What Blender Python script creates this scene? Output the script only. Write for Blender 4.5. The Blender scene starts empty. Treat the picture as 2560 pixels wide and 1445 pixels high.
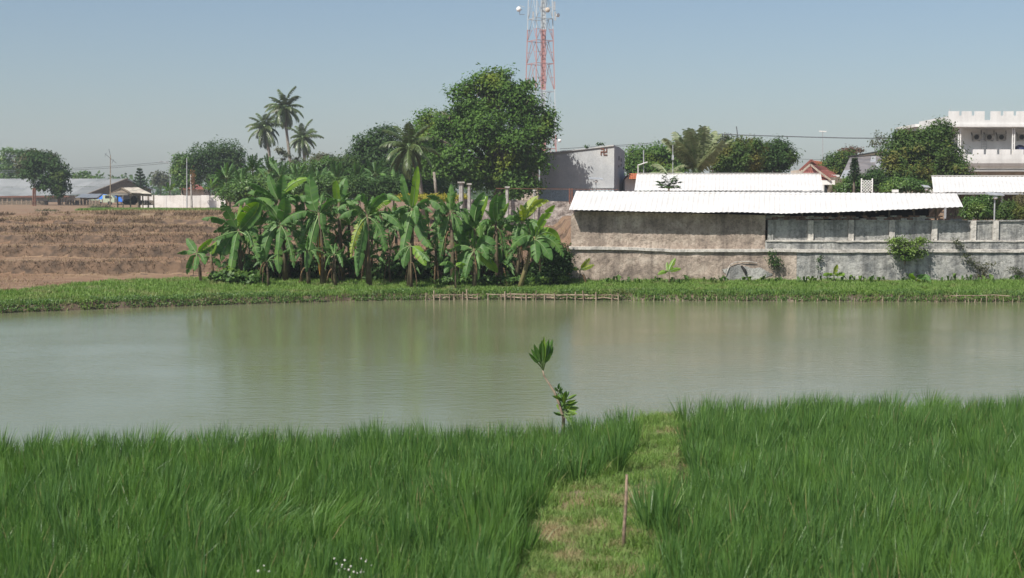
import bpy, math, random
import numpy as np
from mathutils import Vector, Matrix
random.seed(7); rng = np.random.default_rng(11)
R = math.radians; PI = math.pi
SC = bpy.context.scene
# ------------------------------------------------------------------ camera, sky, sun, exposure
F = 3517.0; HY = 500.0; CH = 4.0                       # focal length in photo pixels, horizon row, camera height
PITCH = math.atan((722.5-HY)/F)
cam = bpy.data.cameras.new('camera'); camo = bpy.data.objects.new('camera', cam); SC.collection.objects.link(camo)
camo.location = (0, 0, CH); camo.rotation_euler = (PI/2-PITCH, 0, 0)
cam.sensor_width = 36; cam.lens = 36*F/2560; cam.clip_start = .1; cam.clip_end = 6000
cam.dof.use_dof = True; cam.dof.focus_distance = 45; cam.dof.aperture_fstop = 2.5
SC.camera = camo
SUN_EL = R(50); SUN_AZ = R(222)                         # compass direction the light comes from (behind the camera, left)
W = bpy.data.worlds.new('World'); SC.world = W; W.use_nodes = True
nt = W.node_tree; bg = nt.nodes['Background']
sky = nt.nodes.new('ShaderNodeTexSky'); sky.sky_type = 'NISHITA'; sky.sun_disc = False
sky.sun_elevation = SUN_EL; sky.sun_rotation = SUN_AZ
sky.air_density = 1.0; sky.dust_density = 1.4; sky.ozone_density = 2.6; sky.altitude = 0
nt.links.new(sky.outputs[0], bg.inputs[0]); bg.inputs[1].default_value = 0.073
sl = bpy.data.lights.new('sun', 'SUN'); sl.energy = 4.6; sl.angle = R(.55); sl.color = (1, .955, .87)
so = bpy.data.objects.new('sun', sl); SC.collection.objects.link(so)
sdir = Vector((math.sin(SUN_AZ)*math.cos(SUN_EL), math.cos(SUN_AZ)*math.cos(SUN_EL), math.sin(SUN_EL)))
so.rotation_euler = sdir.to_track_quat('Z', 'Y').to_euler(); so.location = (0, 0, 70)
vs = SC.view_settings; vs.view_transform = 'Standard'; vs.look = 'None'; vs.gamma = 1; vs.exposure = 0.5; vs.use_curve_mapping = False
SC.cycles.max_bounces = 7; SC.cycles.transparent_max_bounces = 8; SC.cycles.volume_bounces = 0

# ------------------------------------------------------------------ helpers
COL = SC.collection
def P(px, py, D):                                       # photo pixel + distance in front of the camera -> point of the place
    u = (px-1280)/F; v = (722.5-py)/F
    dy = math.cos(PITCH)+v*math.sin(PITCH); dz = -math.sin(PITCH)+v*math.cos(PITCH)
    return Vector((u/dy*D, D, CH+dz/dy*D))
def pz(py, D): return P(1280, py, D).z
def pxx(px, D): return P(px, 500, D).x
def lerp(x, xs, ys): return float(np.interp(x, xs, ys))
def tag(o, label=None, cat=None, group=None, kind=None):
    if label: o['label'] = label
    if cat: o['category'] = cat
    if group: o['group'] = group
    if kind: o['kind'] = kind
    return o
def empty(name, loc, label, cat, group=None, rz=0):
    o = bpy.data.objects.new(name, None); COL.objects.link(o); o.location = loc; o.rotation_euler[2] = rz
    o.empty_display_size = .2
    return tag(o, label, cat, group)
def link(name, me, parent=None):
    o = bpy.data.objects.new(name, me); COL.objects.link(o)
    if parent is not None:
        o.parent = parent
        b = parent
        loc = Vector((0, 0, 0))
        while b is not None: loc += b.location; b = b.parent
        o.location = -loc if parent.parent is None else Vector((0, 0, 0))
        # meshes are written in world metres; a part's origin is its thing's origin shifted back
        if parent.parent is not None or parent.type == 'MESH': o.location = Vector((0, 0, 0))
    return o
def npmesh(name, V, faces, mats, mi=None, smooth=False):
    """V (n,3); faces: list of int arrays (m,k) with their own k."""
    me = bpy.data.meshes.new(name)
    V = np.asarray(V, dtype=np.float32); me.vertices.add(len(V)); me.vertices.foreach_set('co', V.ravel())
    fl = [np.asarray(f, dtype=np.int32) for f in faces if len(f)]
    tot = sum(f.size for f in fl); npoly = sum(len(f) for f in fl)
    me.loops.add(tot); me.loops.foreach_set('vertex_index', np.concatenate([f.ravel() for f in fl]))
    st = []; c = 0
    for f in fl: st.append(c+np.arange(len(f))*f.shape[1]); c += f.size
    me.polygons.add(npoly); me.polygons.foreach_set('loop_start', np.concatenate(st).astype(np.int32))
    if mi is not None: me.polygons.foreach_set('material_index', np.asarray(mi, dtype=np.int32))
    if smooth: me.polygons.foreach_set('use_smooth', np.ones(npoly, dtype=bool))
    for m in mats: me.materials.append(m)
    me.update(calc_edges=True); me.validate()
    return me
class MB:
    def __init__(s): s.v = []; s.f = []; s.m = []
    def add(s, vs, fs, m=0):
        b = len(s.v); s.v += [tuple(v) for v in vs]; s.f += [tuple(b+i for i in f) for f in fs]; s.m += [m]*len(fs); return s
    def box(s, x0, x1, y0, y1, z0, z1, m=0):
        return s.add([(x0,y0,z0),(x1,y0,z0),(x1,y1,z0),(x0,y1,z0),(x0,y0,z1),(x1,y0,z1),(x1,y1,z1),(x0,y1,z1)],
              [(0,3,2,1),(4,5,6,7),(0,1,5,4),(1,2,6,5),(2,3,7,6),(3,0,4,7)], m)
    def bar(s, p, q, w, h=None, m=0, up=(0, 0, 1)):
        p = Vector(p); q = Vector(q); d = (q-p).normalized(); h = h or w; u = Vector(up)
        if abs(d.dot(u)) > .95: u = Vector((0, 1, 0))
        a = d.cross(u).normalized()*w/2; b = a.cross(d).normalized()*h/2
        vs = [p-a-b, p+a-b, p+a+b, p-a+b, q-a-b, q+a-b, q+a+b, q-a+b]
        return s.add(vs, [(0,3,2,1),(4,5,6,7),(0,1,5,4),(1,2,6,5),(2,3,7,6),(3,0,4,7)], m)
    def tube(s, pts, rad, n=7, m=0, cap=True):
        pts = [Vector(p) for p in pts]; k = len(pts)
        if not hasattr(rad, '__len__'): rad = [rad]*k
        b = len(s.v); ref = Vector((0, 1, 0))
        for i, p in enumerate(pts):
            d = (pts[min(i+1, k-1)]-pts[max(i-1, 0)]).normalized()
            if abs(d.dot(ref)) > .93: ref = Vector((1, 0, 0))
            a = d.cross(ref).normalized(); c = d.cross(a)
            for j in range(n):
                t = 2*PI*j/n; s.v.append(tuple(p+(a*math.cos(t)+c*math.sin(t))*rad[i]))
        for i in range(k-1):
            for j in range(n):
                j2 = (j+1) % n
                s.f.append((b+i*n+j, b+i*n+j2, b+(i+1)*n+j2, b+(i+1)*n+j)); s.m.append(m)
        if cap:
            s.f.append(tuple(b+j for j in range(n))[::-1]); s.m.append(m)
            s.f.append(tuple(b+(k-1)*n+j for j in range(n))); s.m.append(m)
        return s
    def prism(s, poly, ext, m=0):                       # polygon of points extruded by a vector
        n = len(poly); e = Vector(ext)
        return s.add([Vector(p) for p in poly]+[Vector(p)+e for p in poly],
              [tuple(range(n)), tuple(range(2*n-1, n-1, -1))]+[(i, i+n, (i+1) % n+n, (i+1) % n) for i in range(n)], m)
    def ell(s, c, r, n=10, k=6, m=0):
        b = len(s.v)
        for i in range(k+1):
            ph = PI*i/k
            for j in range(n):
                t = 2*PI*j/n; s.v.append((c[0]+r[0]*math.sin(ph)*math.cos(t), c[1]+r[1]*math.sin(ph)*math.sin(t), c[2]+r[2]*math.cos(ph)))
        for i in range(k):
            for j in range(n): s.f.append((b+i*n+j, b+(i+1)*n+j, b+(i+1)*n+(j+1) % n, b+i*n+(j+1) % n)); s.m.append(m)
        return s
    def mesh(s, name, mats, smooth=False):
        me = bpy.data.meshes.new(name); me.from_pydata(s.v, [], s.f)
        for mm in (mats if isinstance(mats, (list, tuple)) else [mats]): me.materials.append(mm)
        me.polygons.foreach_set('material_index', s.m)
        if smooth: me.polygons.foreach_set('use_smooth', [True]*len(s.f))
        me.update(); return me
    def build(s, name, mats, parent=None, smooth=False):
        return link(name, s.mesh(name, mats, smooth), parent)
_T = np.random.default_rng(5).uniform(-1, 1, (256, 256))
def _vn(x, y):
    xi = np.floor(x).astype(int); yi = np.floor(y).astype(int); u = x-xi; v = y-yi; u = u*u*(3-2*u); v = v*v*(3-2*v)
    a = _T[xi & 255, yi & 255]; b = _T[(xi+1) & 255, yi & 255]; c = _T[xi & 255, (yi+1) & 255]; d = _T[(xi+1) & 255, (yi+1) & 255]
    return (a*(1-u)+b*u)*(1-v)+(c*(1-u)+d*u)*v
def nz(x, y, f=1.0, seed=0.0):                          # smooth value noise, vectorised, about -1..1
    x = np.asarray(x, float)*f*.8+seed*17.3; y = np.asarray(y, float)*f*.8+seed*7.1
    return _vn(x, y)+.5*_vn(x*2.1+9, y*2.1+4)+.25*_vn(x*4.3+3, y*4.3+8)
# ------------------------------------------------------------------ materials
def newmat(name):
    m = bpy.data.materials.new(name); m.use_nodes = True; return m, m.node_tree, m.node_tree.nodes['Principled BSDF']
def N(nt, t, **k):
    n = nt.nodes.new(t)
    for a, b in k.items(): setattr(n, a, b)
    return n
def c4(c): return (c[0], c[1], c[2], 1)
def ramp(nt, fac, stops):
    r = N(nt, 'ShaderNodeValToRGB'); e = r.color_ramp.elements
    while len(e) < len(stops): e.new(.5)
    for i, (p, c) in enumerate(stops): e[i].position = p; e[i].color = c4(c) if hasattr(c, '__len__') else (c, c, c, 1)
    nt.links.new(fac, r.inputs[0]); return r.outputs[0]
def noise(nt, scale, detail=4, rough=.55, sc=(1, 1, 1), vec=None):
    if vec is None:
        tc = N(nt, 'ShaderNodeNewGeometry'); vec = tc.outputs['Position']
    mp = N(nt, 'ShaderNodeMapping'); mp.inputs['Scale'].default_value = sc; nt.links.new(vec, mp.inputs[0])
    n = N(nt, 'ShaderNodeTexNoise'); n.inputs['Scale'].default_value = scale; n.inputs['Detail'].default_value = detail; n.inputs['Roughness'].default_value = rough
    nt.links.new(mp.outputs[0], n.inputs[0]); return n.outputs[0]
def mix(nt, fac, a, b, typ='MIX'):
    m = N(nt, 'ShaderNodeMix', data_type='RGBA', blend_type=typ)
    for s, v in ((0, fac), (6, a), (7, b)):
        if hasattr(v, 'links') or isinstance(v, bpy.types.NodeSocket): nt.links.new(v, m.inputs[s])
        elif s == 0: m.inputs[0].default_value = v
        else: m.inputs[s].default_value = c4(v)
    return m.outputs[2]
def bump(nt, bsdf, h, strength=.5, dist=.05):
    b = N(nt, 'ShaderNodeBump'); b.inputs['Strength'].default_value = strength; b.inputs['Distance'].default_value = dist
    nt.links.new(h, b.inputs['Height']); nt.links.new(b.outputs[0], bsdf.inputs['Normal'])
def plain(name, c, rough=.7, metal=0, var=.12, scale=3.0, c2=None, bmp=0):
    m, nt, b = newmat(name); n = noise(nt, scale)
    c2 = c2 or tuple(x*(1-var*2.2) for x in c)
    nt.links.new(ramp(nt, n, [(.35, c2), (.62, c)]), b.inputs['Base Color'])
    b.inputs['Roughness'].default_value = rough; b.inputs['Metallic'].default_value = metal
    if bmp: bump(nt, b, noise(nt, scale*6), bmp, .02)
    return m
def leafmat(name, cols, young=None, yscale=.8, yth=.56, rough=.45, trans=.28, spec=.4, tcol=None):
    """leaf colour picked per leaf (island); patches of young growth by position; some light through the leaf"""
    m, nt, b = newmat(name)
    g = N(nt, 'ShaderNodeNewGeometry')
    k = len(cols); col = ramp(nt, g.outputs['Random Per Island'], [(i/(k-1), c) for i, c in enumerate(cols)])
    if young:
        n = noise(nt, yscale, 3); f = ramp(nt, n, [(yth-.04, 0.0), (yth+.08, 1.0)]); col = mix(nt, f, col, young)
    nt.links.new(col, b.inputs['Base Color']); b.inputs['Roughness'].default_value = rough; b.inputs['Specular IOR Level'].default_value = spec
    t = N(nt, 'ShaderNodeBsdfTranslucent'); hs = N(nt, 'ShaderNodeHueSaturation'); hs.inputs['Saturation'].default_value = 1.15; hs.inputs['Value'].default_value = 1.5
    nt.links.new(col, hs.inputs['Color']); nt.links.new(hs.outputs[0], t.inputs[0])
    mx = N(nt, 'ShaderNodeMixShader'); mx.inputs[0].default_value = trans
    nt.links.new(b.outputs[0], mx.inputs[1]); nt.links.new(t.outputs[0], mx.inputs[2])
    nt.links.new(mx.outputs[0], nt.nodes['Material Output'].inputs[0])
    return m
M = {}
M['rice'] = leafmat('rice_blade', [(.045,.108,.026),(.10,.20,.044),(.068,.15,.042),(.17,.275,.065)], young=(.11,.21,.042), yscale=1.2, rough=.42, trans=.35)
M['rice_dry'] = leafmat('rice_straw', [(.30,.24,.12),(.2,.2,.07)], rough=.8)
M['grass'] = leafmat('bank_grass', [(.10,.185,.03),(.16,.27,.045),(.13,.22,.05),(.21,.30,.08)], young=(.22,.25,.09), yscale=.9, yth=.58, rough=.6)
M['pathgrass'] = leafmat('path_grass', [(.10,.2,.035),(.16,.27,.06),(.22,.28,.09),(.10,.19,.04)], young=(.34,.28,.15), yscale=1.6, yth=.52, rough=.7)
M['stubble'] = leafmat('dry_stubble', [(.24,.16,.09),(.15,.095,.05),(.32,.235,.14),(.19,.155,.07)], rough=.9, trans=.1)
M['ban'] = leafmat('banana_leaf', [(0.059,0.138,0.035),(0.079,0.172,0.040),(0.098,0.197,0.049),(0.084,0.162,0.059)], young=(0.128,0.236,0.049), yscale=1.1, yth=.6, rough=.52, trans=.3, spec=.3)
M['banbright'] = leafmat('young_banana_leaf', [(.14,.27,.03),(.2,.32,.04)], rough=.4, trans=.4)
M['banyellow'] = leafmat('yellowing_banana_leaf', [(.28,.33,.05),(.22,.3,.04)], rough=.5, trans=.4)
M['bandead'] = leafmat('dead_banana_leaf', [(.17,.11,.055),(.12,.08,.045),(.22,.13,.05)], rough=.9, trans=.15)
M['banorange'] = leafmat('orange_dead_banana_leaf', [(.42,.25,.04),(.36,.16,.04)], rough=.8, trans=.2)
M['rib'] = plain('leaf_midrib', (.17,.26,.09), .5, scale=1)
M['banstem'] = plain('banana_stem', (.12,.10,.05), .8, c2=(.065,.042,.026), scale=5, bmp=.4)
M['bandark'] = leafmat('deep_green_banana_leaf', [(0.044,0.106,0.027),(0.062,0.138,0.037),(0.081,0.156,0.044)], rough=.55, trans=.25, spec=.3)
M['banstem2'] = plain('yellowing_banana_stem', (.21,.18,.07), .8, c2=(.12,.10,.045), scale=4)
M['tree'] = leafmat('broad_tree_leaf', [(0.042,0.094,0.017),(0.070,0.146,0.025),(0.094,0.178,0.029),(0.061,0.112,0.029)], young=(0.159,0.205,0.029), yscale=.33, yth=.62, rough=.6, spec=.2)
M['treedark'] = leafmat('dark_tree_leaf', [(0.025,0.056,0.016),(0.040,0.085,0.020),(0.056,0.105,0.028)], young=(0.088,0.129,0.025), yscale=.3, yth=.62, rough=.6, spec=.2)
M['treeolive'] = leafmat('olive_tree_leaf', [(0.043,0.058,0.025),(0.061,0.076,0.032),(0.079,0.086,0.040)], young=(0.115,0.101,0.043), yscale=.3, yth=.58, rough=.6)
M['mango'] = leafmat('mango_tree_leaf', [(0.037,0.075,0.016),(0.057,0.108,0.021),(0.083,0.129,0.029)], young=(0.182,0.166,0.041), yscale=.45, yth=.58, rough=.6, spec=.2)
M['lush'] = leafmat('lush_shrub_leaf', [(0.040,0.088,0.020),(0.068,0.137,0.028),(0.096,0.177,0.036)], young=(0.129,0.202,0.032), yscale=.6, yth=.57, rough=.5)
M['redleaf'] = leafmat('reddish_tree_leaf', [(.10,.05,.04),(.14,.08,.05),(.07,.08,.03)], rough=.6)
M['hedge'] = leafmat('yellow_hedge_leaf', [(.30,.27,.03),(.42,.36,.03),(.16,.20,.03)], rough=.6)
M['palm'] = leafmat('coconut_leaflet', [(.045,.075,.022),(.07,.10,.028),(.10,.12,.04)], rough=.4, spec=.6, trans=.15)
M['palmlight'] = leafmat('pale_palm_leaflet', [(.16,.2,.09),(.22,.25,.13),(.28,.3,.18)], rough=.4, spec=.6)
M['conifer'] = leafmat('araucaria_needle', [(.03,.06,.025),(.045,.08,.03)], rough=.7)
M['trunk'] = plain('bark', (.16,.13,.10), .9, c2=(.07,.055,.04), scale=4, bmp=.5)
M['palmtrunk'] = plain('palm_bark', (.27,.24,.20), .9, c2=(.15,.125,.10), scale=6, bmp=.4)
M['bamboo'] = plain('weathered_bamboo', (.33,.26,.19), .8, c2=(.16,.11,.075), scale=7)
M['conc'] = plain('grey_concrete_post', (.40,.38,.35), .85, c2=(.22,.2,.18), scale=4, bmp=.3)
M['white'] = plain('white_paint', (.80,.79,.77), .6, c2=(.70,.68,.65), scale=.9)
M['steel'] = plain('galvanised_steel', (.45,.46,.47), .5, .3)
M['dark'] = plain('dark_opening', (.025,.023,.022), .9)
M['rust'] = plain('rusty_iron', (.20,.085,.055), .85, c2=(.10,.05,.04), scale=6)
M['wood'] = plain('grey_weathered_wood', (.20,.16,.12), .9, c2=(.10,.08,.06), scale=5)
M['tarp'] = plain('blue_tarpaulin', (.02,.16,.62), .5, c2=(.015,.11,.45), scale=.8)
M['glass'] = plain('window_glass', (.03,.04,.045), .12)
M['rubber'] = plain('tyre_rubber', (.02,.02,.02), .8)
M['wire'] = plain('cable', (.10,.11,.12), .7)
M['redtile'] = None

def roofmat(name, c, c2, scale=1.2, dirt=(.5,.45,.36), amount=.25):
    m, nt, b = newmat(name)
    col = ramp(nt, noise(nt, scale, 5), [(.35, c2), (.6, c)])
    d = ramp(nt, noise(nt, 1.6, 6, .7, (1.2, .35, 1)), [(.58, 0.0), (.75, amount)])
    nt.links.new(mix(nt, d, col, dirt), b.inputs['Base Color']); b.inputs['Roughness'].default_value = .5
    return m
M['roofwhite'] = roofmat('white_metal_roof', (.64,.625,.605), (.57,.55,.525))
M['roofgrey'] = roofmat('grey_corrugated_roof', (.30,.305,.30), (.21,.22,.215), .25, (.22,.17,.15), .7)
M['roofold'] = roofmat('patched_dark_roof', (.21,.19,.185), (.13,.12,.12), .9, (.40,.38,.36), .8)
M['roofhut'] = roofmat('faded_hut_roof', (.42,.39,.32), (.27,.23,.20), 1.2, (.32,.14,.11), .5)
def tilemat(name, c, c2):
    m, nt, b = newmat(name)
    col = ramp(nt, noise(nt, 5, 5, .7), [(.35, c2), (.62, c)])
    nt.links.new(col, b.inputs['Base Color']); b.inputs['Roughness'].default_value = .8
    return m
M['tileorange'] = tilemat('orange_clay_tile', (.52,.17,.07), (.36,.11,.05))
M['tilered'] = tilemat('dark_red_clay_tile', (.27,.085,.06), (.15,.05,.045))
M['brick'] = tilemat('old_brick', (.22,.13,.10), (.10,.075,.065))
def plaster(name, base, dark, light, streak=.5, sc=1.0, bmp=.6, fine_=.75):
    m, nt, b = newmat(name)
    col = ramp(nt, noise(nt, .8*sc, 9, .72), [(.38, dark), (.5, base), (.62, light)])
    fine = ramp(nt, noise(nt, 9, 7, .85), [(.38, (.35,.34,.33)), (.52, (1,1,1))])
    col = mix(nt, fine_, col, fine, 'MULTIPLY')
    st = ramp(nt, noise(nt, 1.0*sc, 5, .6, (2.6, 1, .22)), [(.47, 0.0), (.68, streak)])
    col = mix(nt, st, col, tuple(x*.33 for x in dark))
    nt.links.new(col, b.inputs['Base Color']); b.inputs['Roughness'].default_value = .92
    bump(nt, b, noise(nt, 9, 8, .75), bmp, .09)
    return m
M['plbrown'] = plaster('brown_rough_plaster', (.40,.32,.26), (.22,.175,.145), (.56,.47,.39), .6)
M['plgrey'] = plaster('mossy_grey_plaster', (.36,.355,.335), (.17,.175,.175), (.50,.49,.455), .65, 1.3)
M['plledge'] = plaster('pale_ledge_render', (.60,.56,.51), (.42,.39,.36), (.66,.62,.56), .4, 1.5, .25)
M['plbarn'] = plaster('blue_grey_render', (.40,.41,.42), (.34,.355,.37), (.46,.46,.45), .2, .35, .1, .3)
M['plblue'] = plaster('bluish_painted_render', (.40,.48,.53), (.34,.41,.46), (.46,.53,.57), .3, .6, .1)
M['plwhite'] = plaster('off_white_render', (.72,.68,.64), (.60,.56,.52), (.76,.73,.70), .35, .8, .1, .3)
M['plwhouse'] = plaster('white_house_render', (.68,.67,.655), (.60,.59,.575), (.72,.71,.695), .2, .5, .05, .1)
M['plcream'] = plaster('cream_render', (.55,.46,.37), (.4,.34,.28), (.62,.54,.46), .3, 1, .1)
M['plrubble'] = plaster('rubble_stone_wall', (.36,.31,.28), (.18,.155,.14), (.50,.45,.41), .3, 2.5, 1.0)

# ground materials
def mudmat():
    m, nt, b = newmat('terraced_dry_soil')
    a = ramp(nt, noise(nt, .9, 7, .68, (.5, 1.3, 1.6)), [(.32, (.12,.072,.042)), (.5, (.20,.125,.075)), (.68, (.29,.20,.125))])
    s = ramp(nt, noise(nt, .22, 5, .6, (.35, 1.6, 1)), [(.42, 0.0), (.62, .75)])
    a = mix(nt, s, a, (.185,.105,.062))
    st = ramp(nt, noise(nt, .35, 4, .6, (.3, 1, 1)), [(.5, 0.0), (.66, .7)])
    sp = N(nt, 'ShaderNodeSeparateXYZ'); g = N(nt, 'ShaderNodeNewGeometry'); nt.links.new(g.outputs['Position'], sp.inputs[0])
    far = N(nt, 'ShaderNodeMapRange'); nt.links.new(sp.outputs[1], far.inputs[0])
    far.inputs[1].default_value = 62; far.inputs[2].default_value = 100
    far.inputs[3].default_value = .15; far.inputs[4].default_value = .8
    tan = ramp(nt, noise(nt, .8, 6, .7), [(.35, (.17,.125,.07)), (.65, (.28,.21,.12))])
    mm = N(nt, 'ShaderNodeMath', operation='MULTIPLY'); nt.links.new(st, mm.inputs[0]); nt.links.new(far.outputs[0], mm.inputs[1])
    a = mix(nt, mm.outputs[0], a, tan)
    nt.links.new(a, b.inputs['Base Color']); b.inputs['Roughness'].default_value = .95
    bump(nt, b, noise(nt, 2.2, 9, .75, (1, 1, 1)), .6, .2)
    return m
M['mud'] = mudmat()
M['riser'] = plain('weedy_terrace_face', (.145,.092,.058), .95, c2=(.055,.037,.025), scale=2.4, bmp=1.0)
M['turf'] = plain('grassy_soil', (.09,.14,.035), .95, c2=(.13,.11,.045), scale=1.6, bmp=.5)
M['wetmud'] = plain('wet_bank_mud', (.11,.075,.045), .6, c2=(.05,.035,.022), scale=3, bmp=.6)
M['paddy'] = plain('paddy_mud', (.07,.055,.03), .7, c2=(.03,.03,.018), scale=3, bmp=.5)
M['pathsoil'] = plain('dry_path_soil', (.23,.165,.105), .95, c2=(.10,.10,.045), scale=3.5, bmp=.6)

# ------------------------------------------------------------------ shorelines and ground height
def y_far(x):   # water line of the far bank
    return np.interp(x, [-60,-30,-18.2,-14,-10,-6,-2,2,8,14,22,40], [38,44,49.6,52.2,54.2,55.8,56.6,56.3,55.8,55.5,55.2,54]) + .10*nz(x, x*0, 1.6, 1)+.05*nz(x, x*0, 5, 3)
def y_near(x):  # water line of the near bank
    return np.interp(x, [-40,-7,-3,.2,.55,.8,1.05,1.6,3,8,30], [19.4,21.0,21.8,22.4,23.6,23.8,23.2,23.2,24.4,24.8,25]) + .06*nz(x, x*0, 3, 2)
X_L = lambda y: np.interp(y, [9,12,13.6,16.8,17.6,18.3,19.5,21.5,24], [-.2,-.02,.15,.38,.5,1.2,1.5,1.85,2.1])
X_R = lambda y: np.interp(y, [9,12,13.6,18.3,20.5,22,24], [1.15,1.3,1.45,2.15,2.42,2.68,2.85])
TY = [57,60,62,62.5,62.75,63.2,68.3,68.7,68.95,69.4,75.8,76.2,76.5,76.9,84.8,85.3,85.6,86.1,98.5,99.2,99.6,100.2,123,124,124.6,125.4,150,165,200,240,400,1300]
TZ = [.42,.60,.70,.78,1.30,1.22,1.20,1.26,1.76,1.68,1.66,1.72,2.12,2.05,2.03,2.08,2.40,2.34,2.30,2.34,2.64,2.58,2.56,2.6,2.84,2.80,2.88,3.0,3.4,3.68,3.8,3.9]
def warpn(x, y): return (.8+(y-60)*.03)*nz(x, x*0, .10, 5)+.12*nz(x, x*0, .9, 6)
def height(x, y):
    x = np.asarray(x, float); y = np.asarray(y, float)
    yf = y_far(x); yn = y_near(x)
    # near land
    path = (x > X_L(y)) & (x < X_R(y))
    near = np.where(path, .33, .16)+.02*nz(x, y, 2.5, 4)
    near = np.where((y > yn-.9) & (y < 21.5), np.maximum(near, .24), near); near = np.where((y > 22.2) & (x < 1.5), near*.35+.05, near)
    d = np.clip((y-yn)/.35, 0, 1); near = near*(1-d)+(-.55)*d
    # far land: steep little bank then a gentle rise, then terraces
    warp = y + warpn(x, y)
    bank = np.interp(y-yf, [-.5,-.08,.12,.9,2.4,4.5], [-.55,-.12,.24,.36,.44,.60])
    ter = np.interp(warp, TY, TZ) + .04*nz(x, y, 1.3, 7)+.03*nz(x, y, 3.7, 8)
    far = np.where(y < 60.5, bank+.03*nz(x, y, 2, 9), ter)
    k = np.clip((y-59.5)/1.5, 0, 1); far = np.where((y > 59.5) & (y < 61), bank*(1-k)+ter*k, far)
    # left: brown terrace comes down to the grassy bank diagonally
    # made-up ground behind the plaster wall
    t = np.clip((x-2.75)/.5, 0, 1)*np.clip((y-60.15)/.25, 0, 1)
    wallz = np.interp(y, [60,70,90,120,200,400], [2.55,2.75,3.0,3.3,3.5,3.8])
    far = far*(1-t)+np.maximum(far, wallz)*t
    mid = (yn+yf)/2
    return np.where(y < mid, near, far)
def gz(x, y): return float(height(np.array([x]), np.array([y]))[0])

def seg(a, b, s): return list(np.arange(a, b, s))
xs = np.array(seg(-700, -60, 40)+seg(-60, -32, 2)+seg(-32, 34, .32)+seg(34, 60, 2)+seg(60, 741, 40))
ys = np.array(seg(-60, 9, 6)+seg(9, 26, .25)+seg(26, 44, 2)+seg(44, 66, .125)+seg(66, 88, .22)+seg(88, 102, .4)+seg(102, 170, 1.2)+seg(170, 300, 10)+seg(300, 1290, 60))
GX, GY = np.meshgrid(xs, ys); GZ = height(GX, GY)
nx, ny = len(xs), len(ys)
V = np.stack([GX.ravel(), GY.ravel(), GZ.ravel()], 1)
i = np.arange((nx-1)*(ny-1)); r = i//(nx-1); c = i % (nx-1); a = r*nx+c
Fq = np.stack([a, a+1, a+nx+1, a+nx], 1)
cx = (xs[c]+xs[c+1])/2; cy = (ys[r]+ys[r+1])/2
yf = y_far(cx); yn = y_near(cx)
mi = np.zeros(len(a), int)                                       # 0 dry soil
grass_top = np.interp(cx, [-60,-20,-18.6,-17.6,-16.9,-13,-8,2.5,3.5], [50,52.3,53.6,56.4,59.2,60.8,61.3,61.3,60.6])+.5*nz(cx, cx*0, 1.1, 3)
zq = GZ[r, c]; sl_ = (GZ[r+1, c]-zq)/(ys[r+1]-ys[r]); mi[(cy > 60) & (sl_ > .35)] = 5
mi[(cy < grass_top)] = 1
mi[(cy > 150) & (cy < 162) & (cx > -46) & (cx < -31)] = 1
mi[(np.abs(cy-yf) < .4)] = 2
mi[cy < 30] = 3
mi[(cy < 24.3) & (cx > X_L(cy)-.1) & (cx < X_R(cy)+.1)] = 4
mi[(cy < 30) & (cy > yn-.7)] = 2
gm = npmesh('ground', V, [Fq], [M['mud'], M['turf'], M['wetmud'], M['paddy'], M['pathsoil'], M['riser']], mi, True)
tag(link('ground', gm), kind='structure')

# water
m, nt, b = newmat('turbid_pond_water')
b.inputs['Base Color'].default_value = (.135, .145, .075, 1); b.inputs['Roughness'].default_value = .06; b.inputs['IOR'].default_value = 1.33
b.inputs['Specular IOR Level'].default_value = .5
cc = ramp(nt, noise(nt, .15, 4, .6, (1, .5, 1)), [(.35, (.145,.158,.082)), (.65, (.165,.176,.10))]); nt.links.new(cc, b.inputs['Base Color'])
w1 = noise(nt, 2.6, 5, .62, (.8, 1.6, 1)); w2 = noise(nt, .22, 2, .5, (1, 1, 1)); 
amp = ramp(nt, w2, [(.35, .5), (.65, 1.0)])
mu = N(nt, 'ShaderNodeMath', operation='MULTIPLY'); nt.links.new(w1, mu.inputs[0]); nt.links.new(amp, mu.inputs[1])
bump(nt, b, mu.outputs[0], .46, .035)
wb = MB(); wb.add([(-90, 8, 0), (70, 8, 0), (70, 64, 0), (-90, 64, 0)], [(0, 1, 2, 3)]); tag(wb.build('pond_water', m), kind='structure')

# air: thin haze in one closed box round everything
hb = MB(); hb.box(-760, 800, -75, 1340, -1.6, 64)
m, nt, b = newmat('haze_air'); nt.nodes.remove(b)
pv = N(nt, 'ShaderNodeVolumePrincipled'); pv.inputs['Density'].default_value = .00035; pv.inputs['Color'].default_value = (.84, .92, 1, 1); pv.inputs['Anisotropy'].default_value = 0
nt.links.new(pv.outputs[0], nt.nodes['Material Output'].inputs['Volume'])
HAZE = tag(hb.build('haze', m), kind='stuff')

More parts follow.
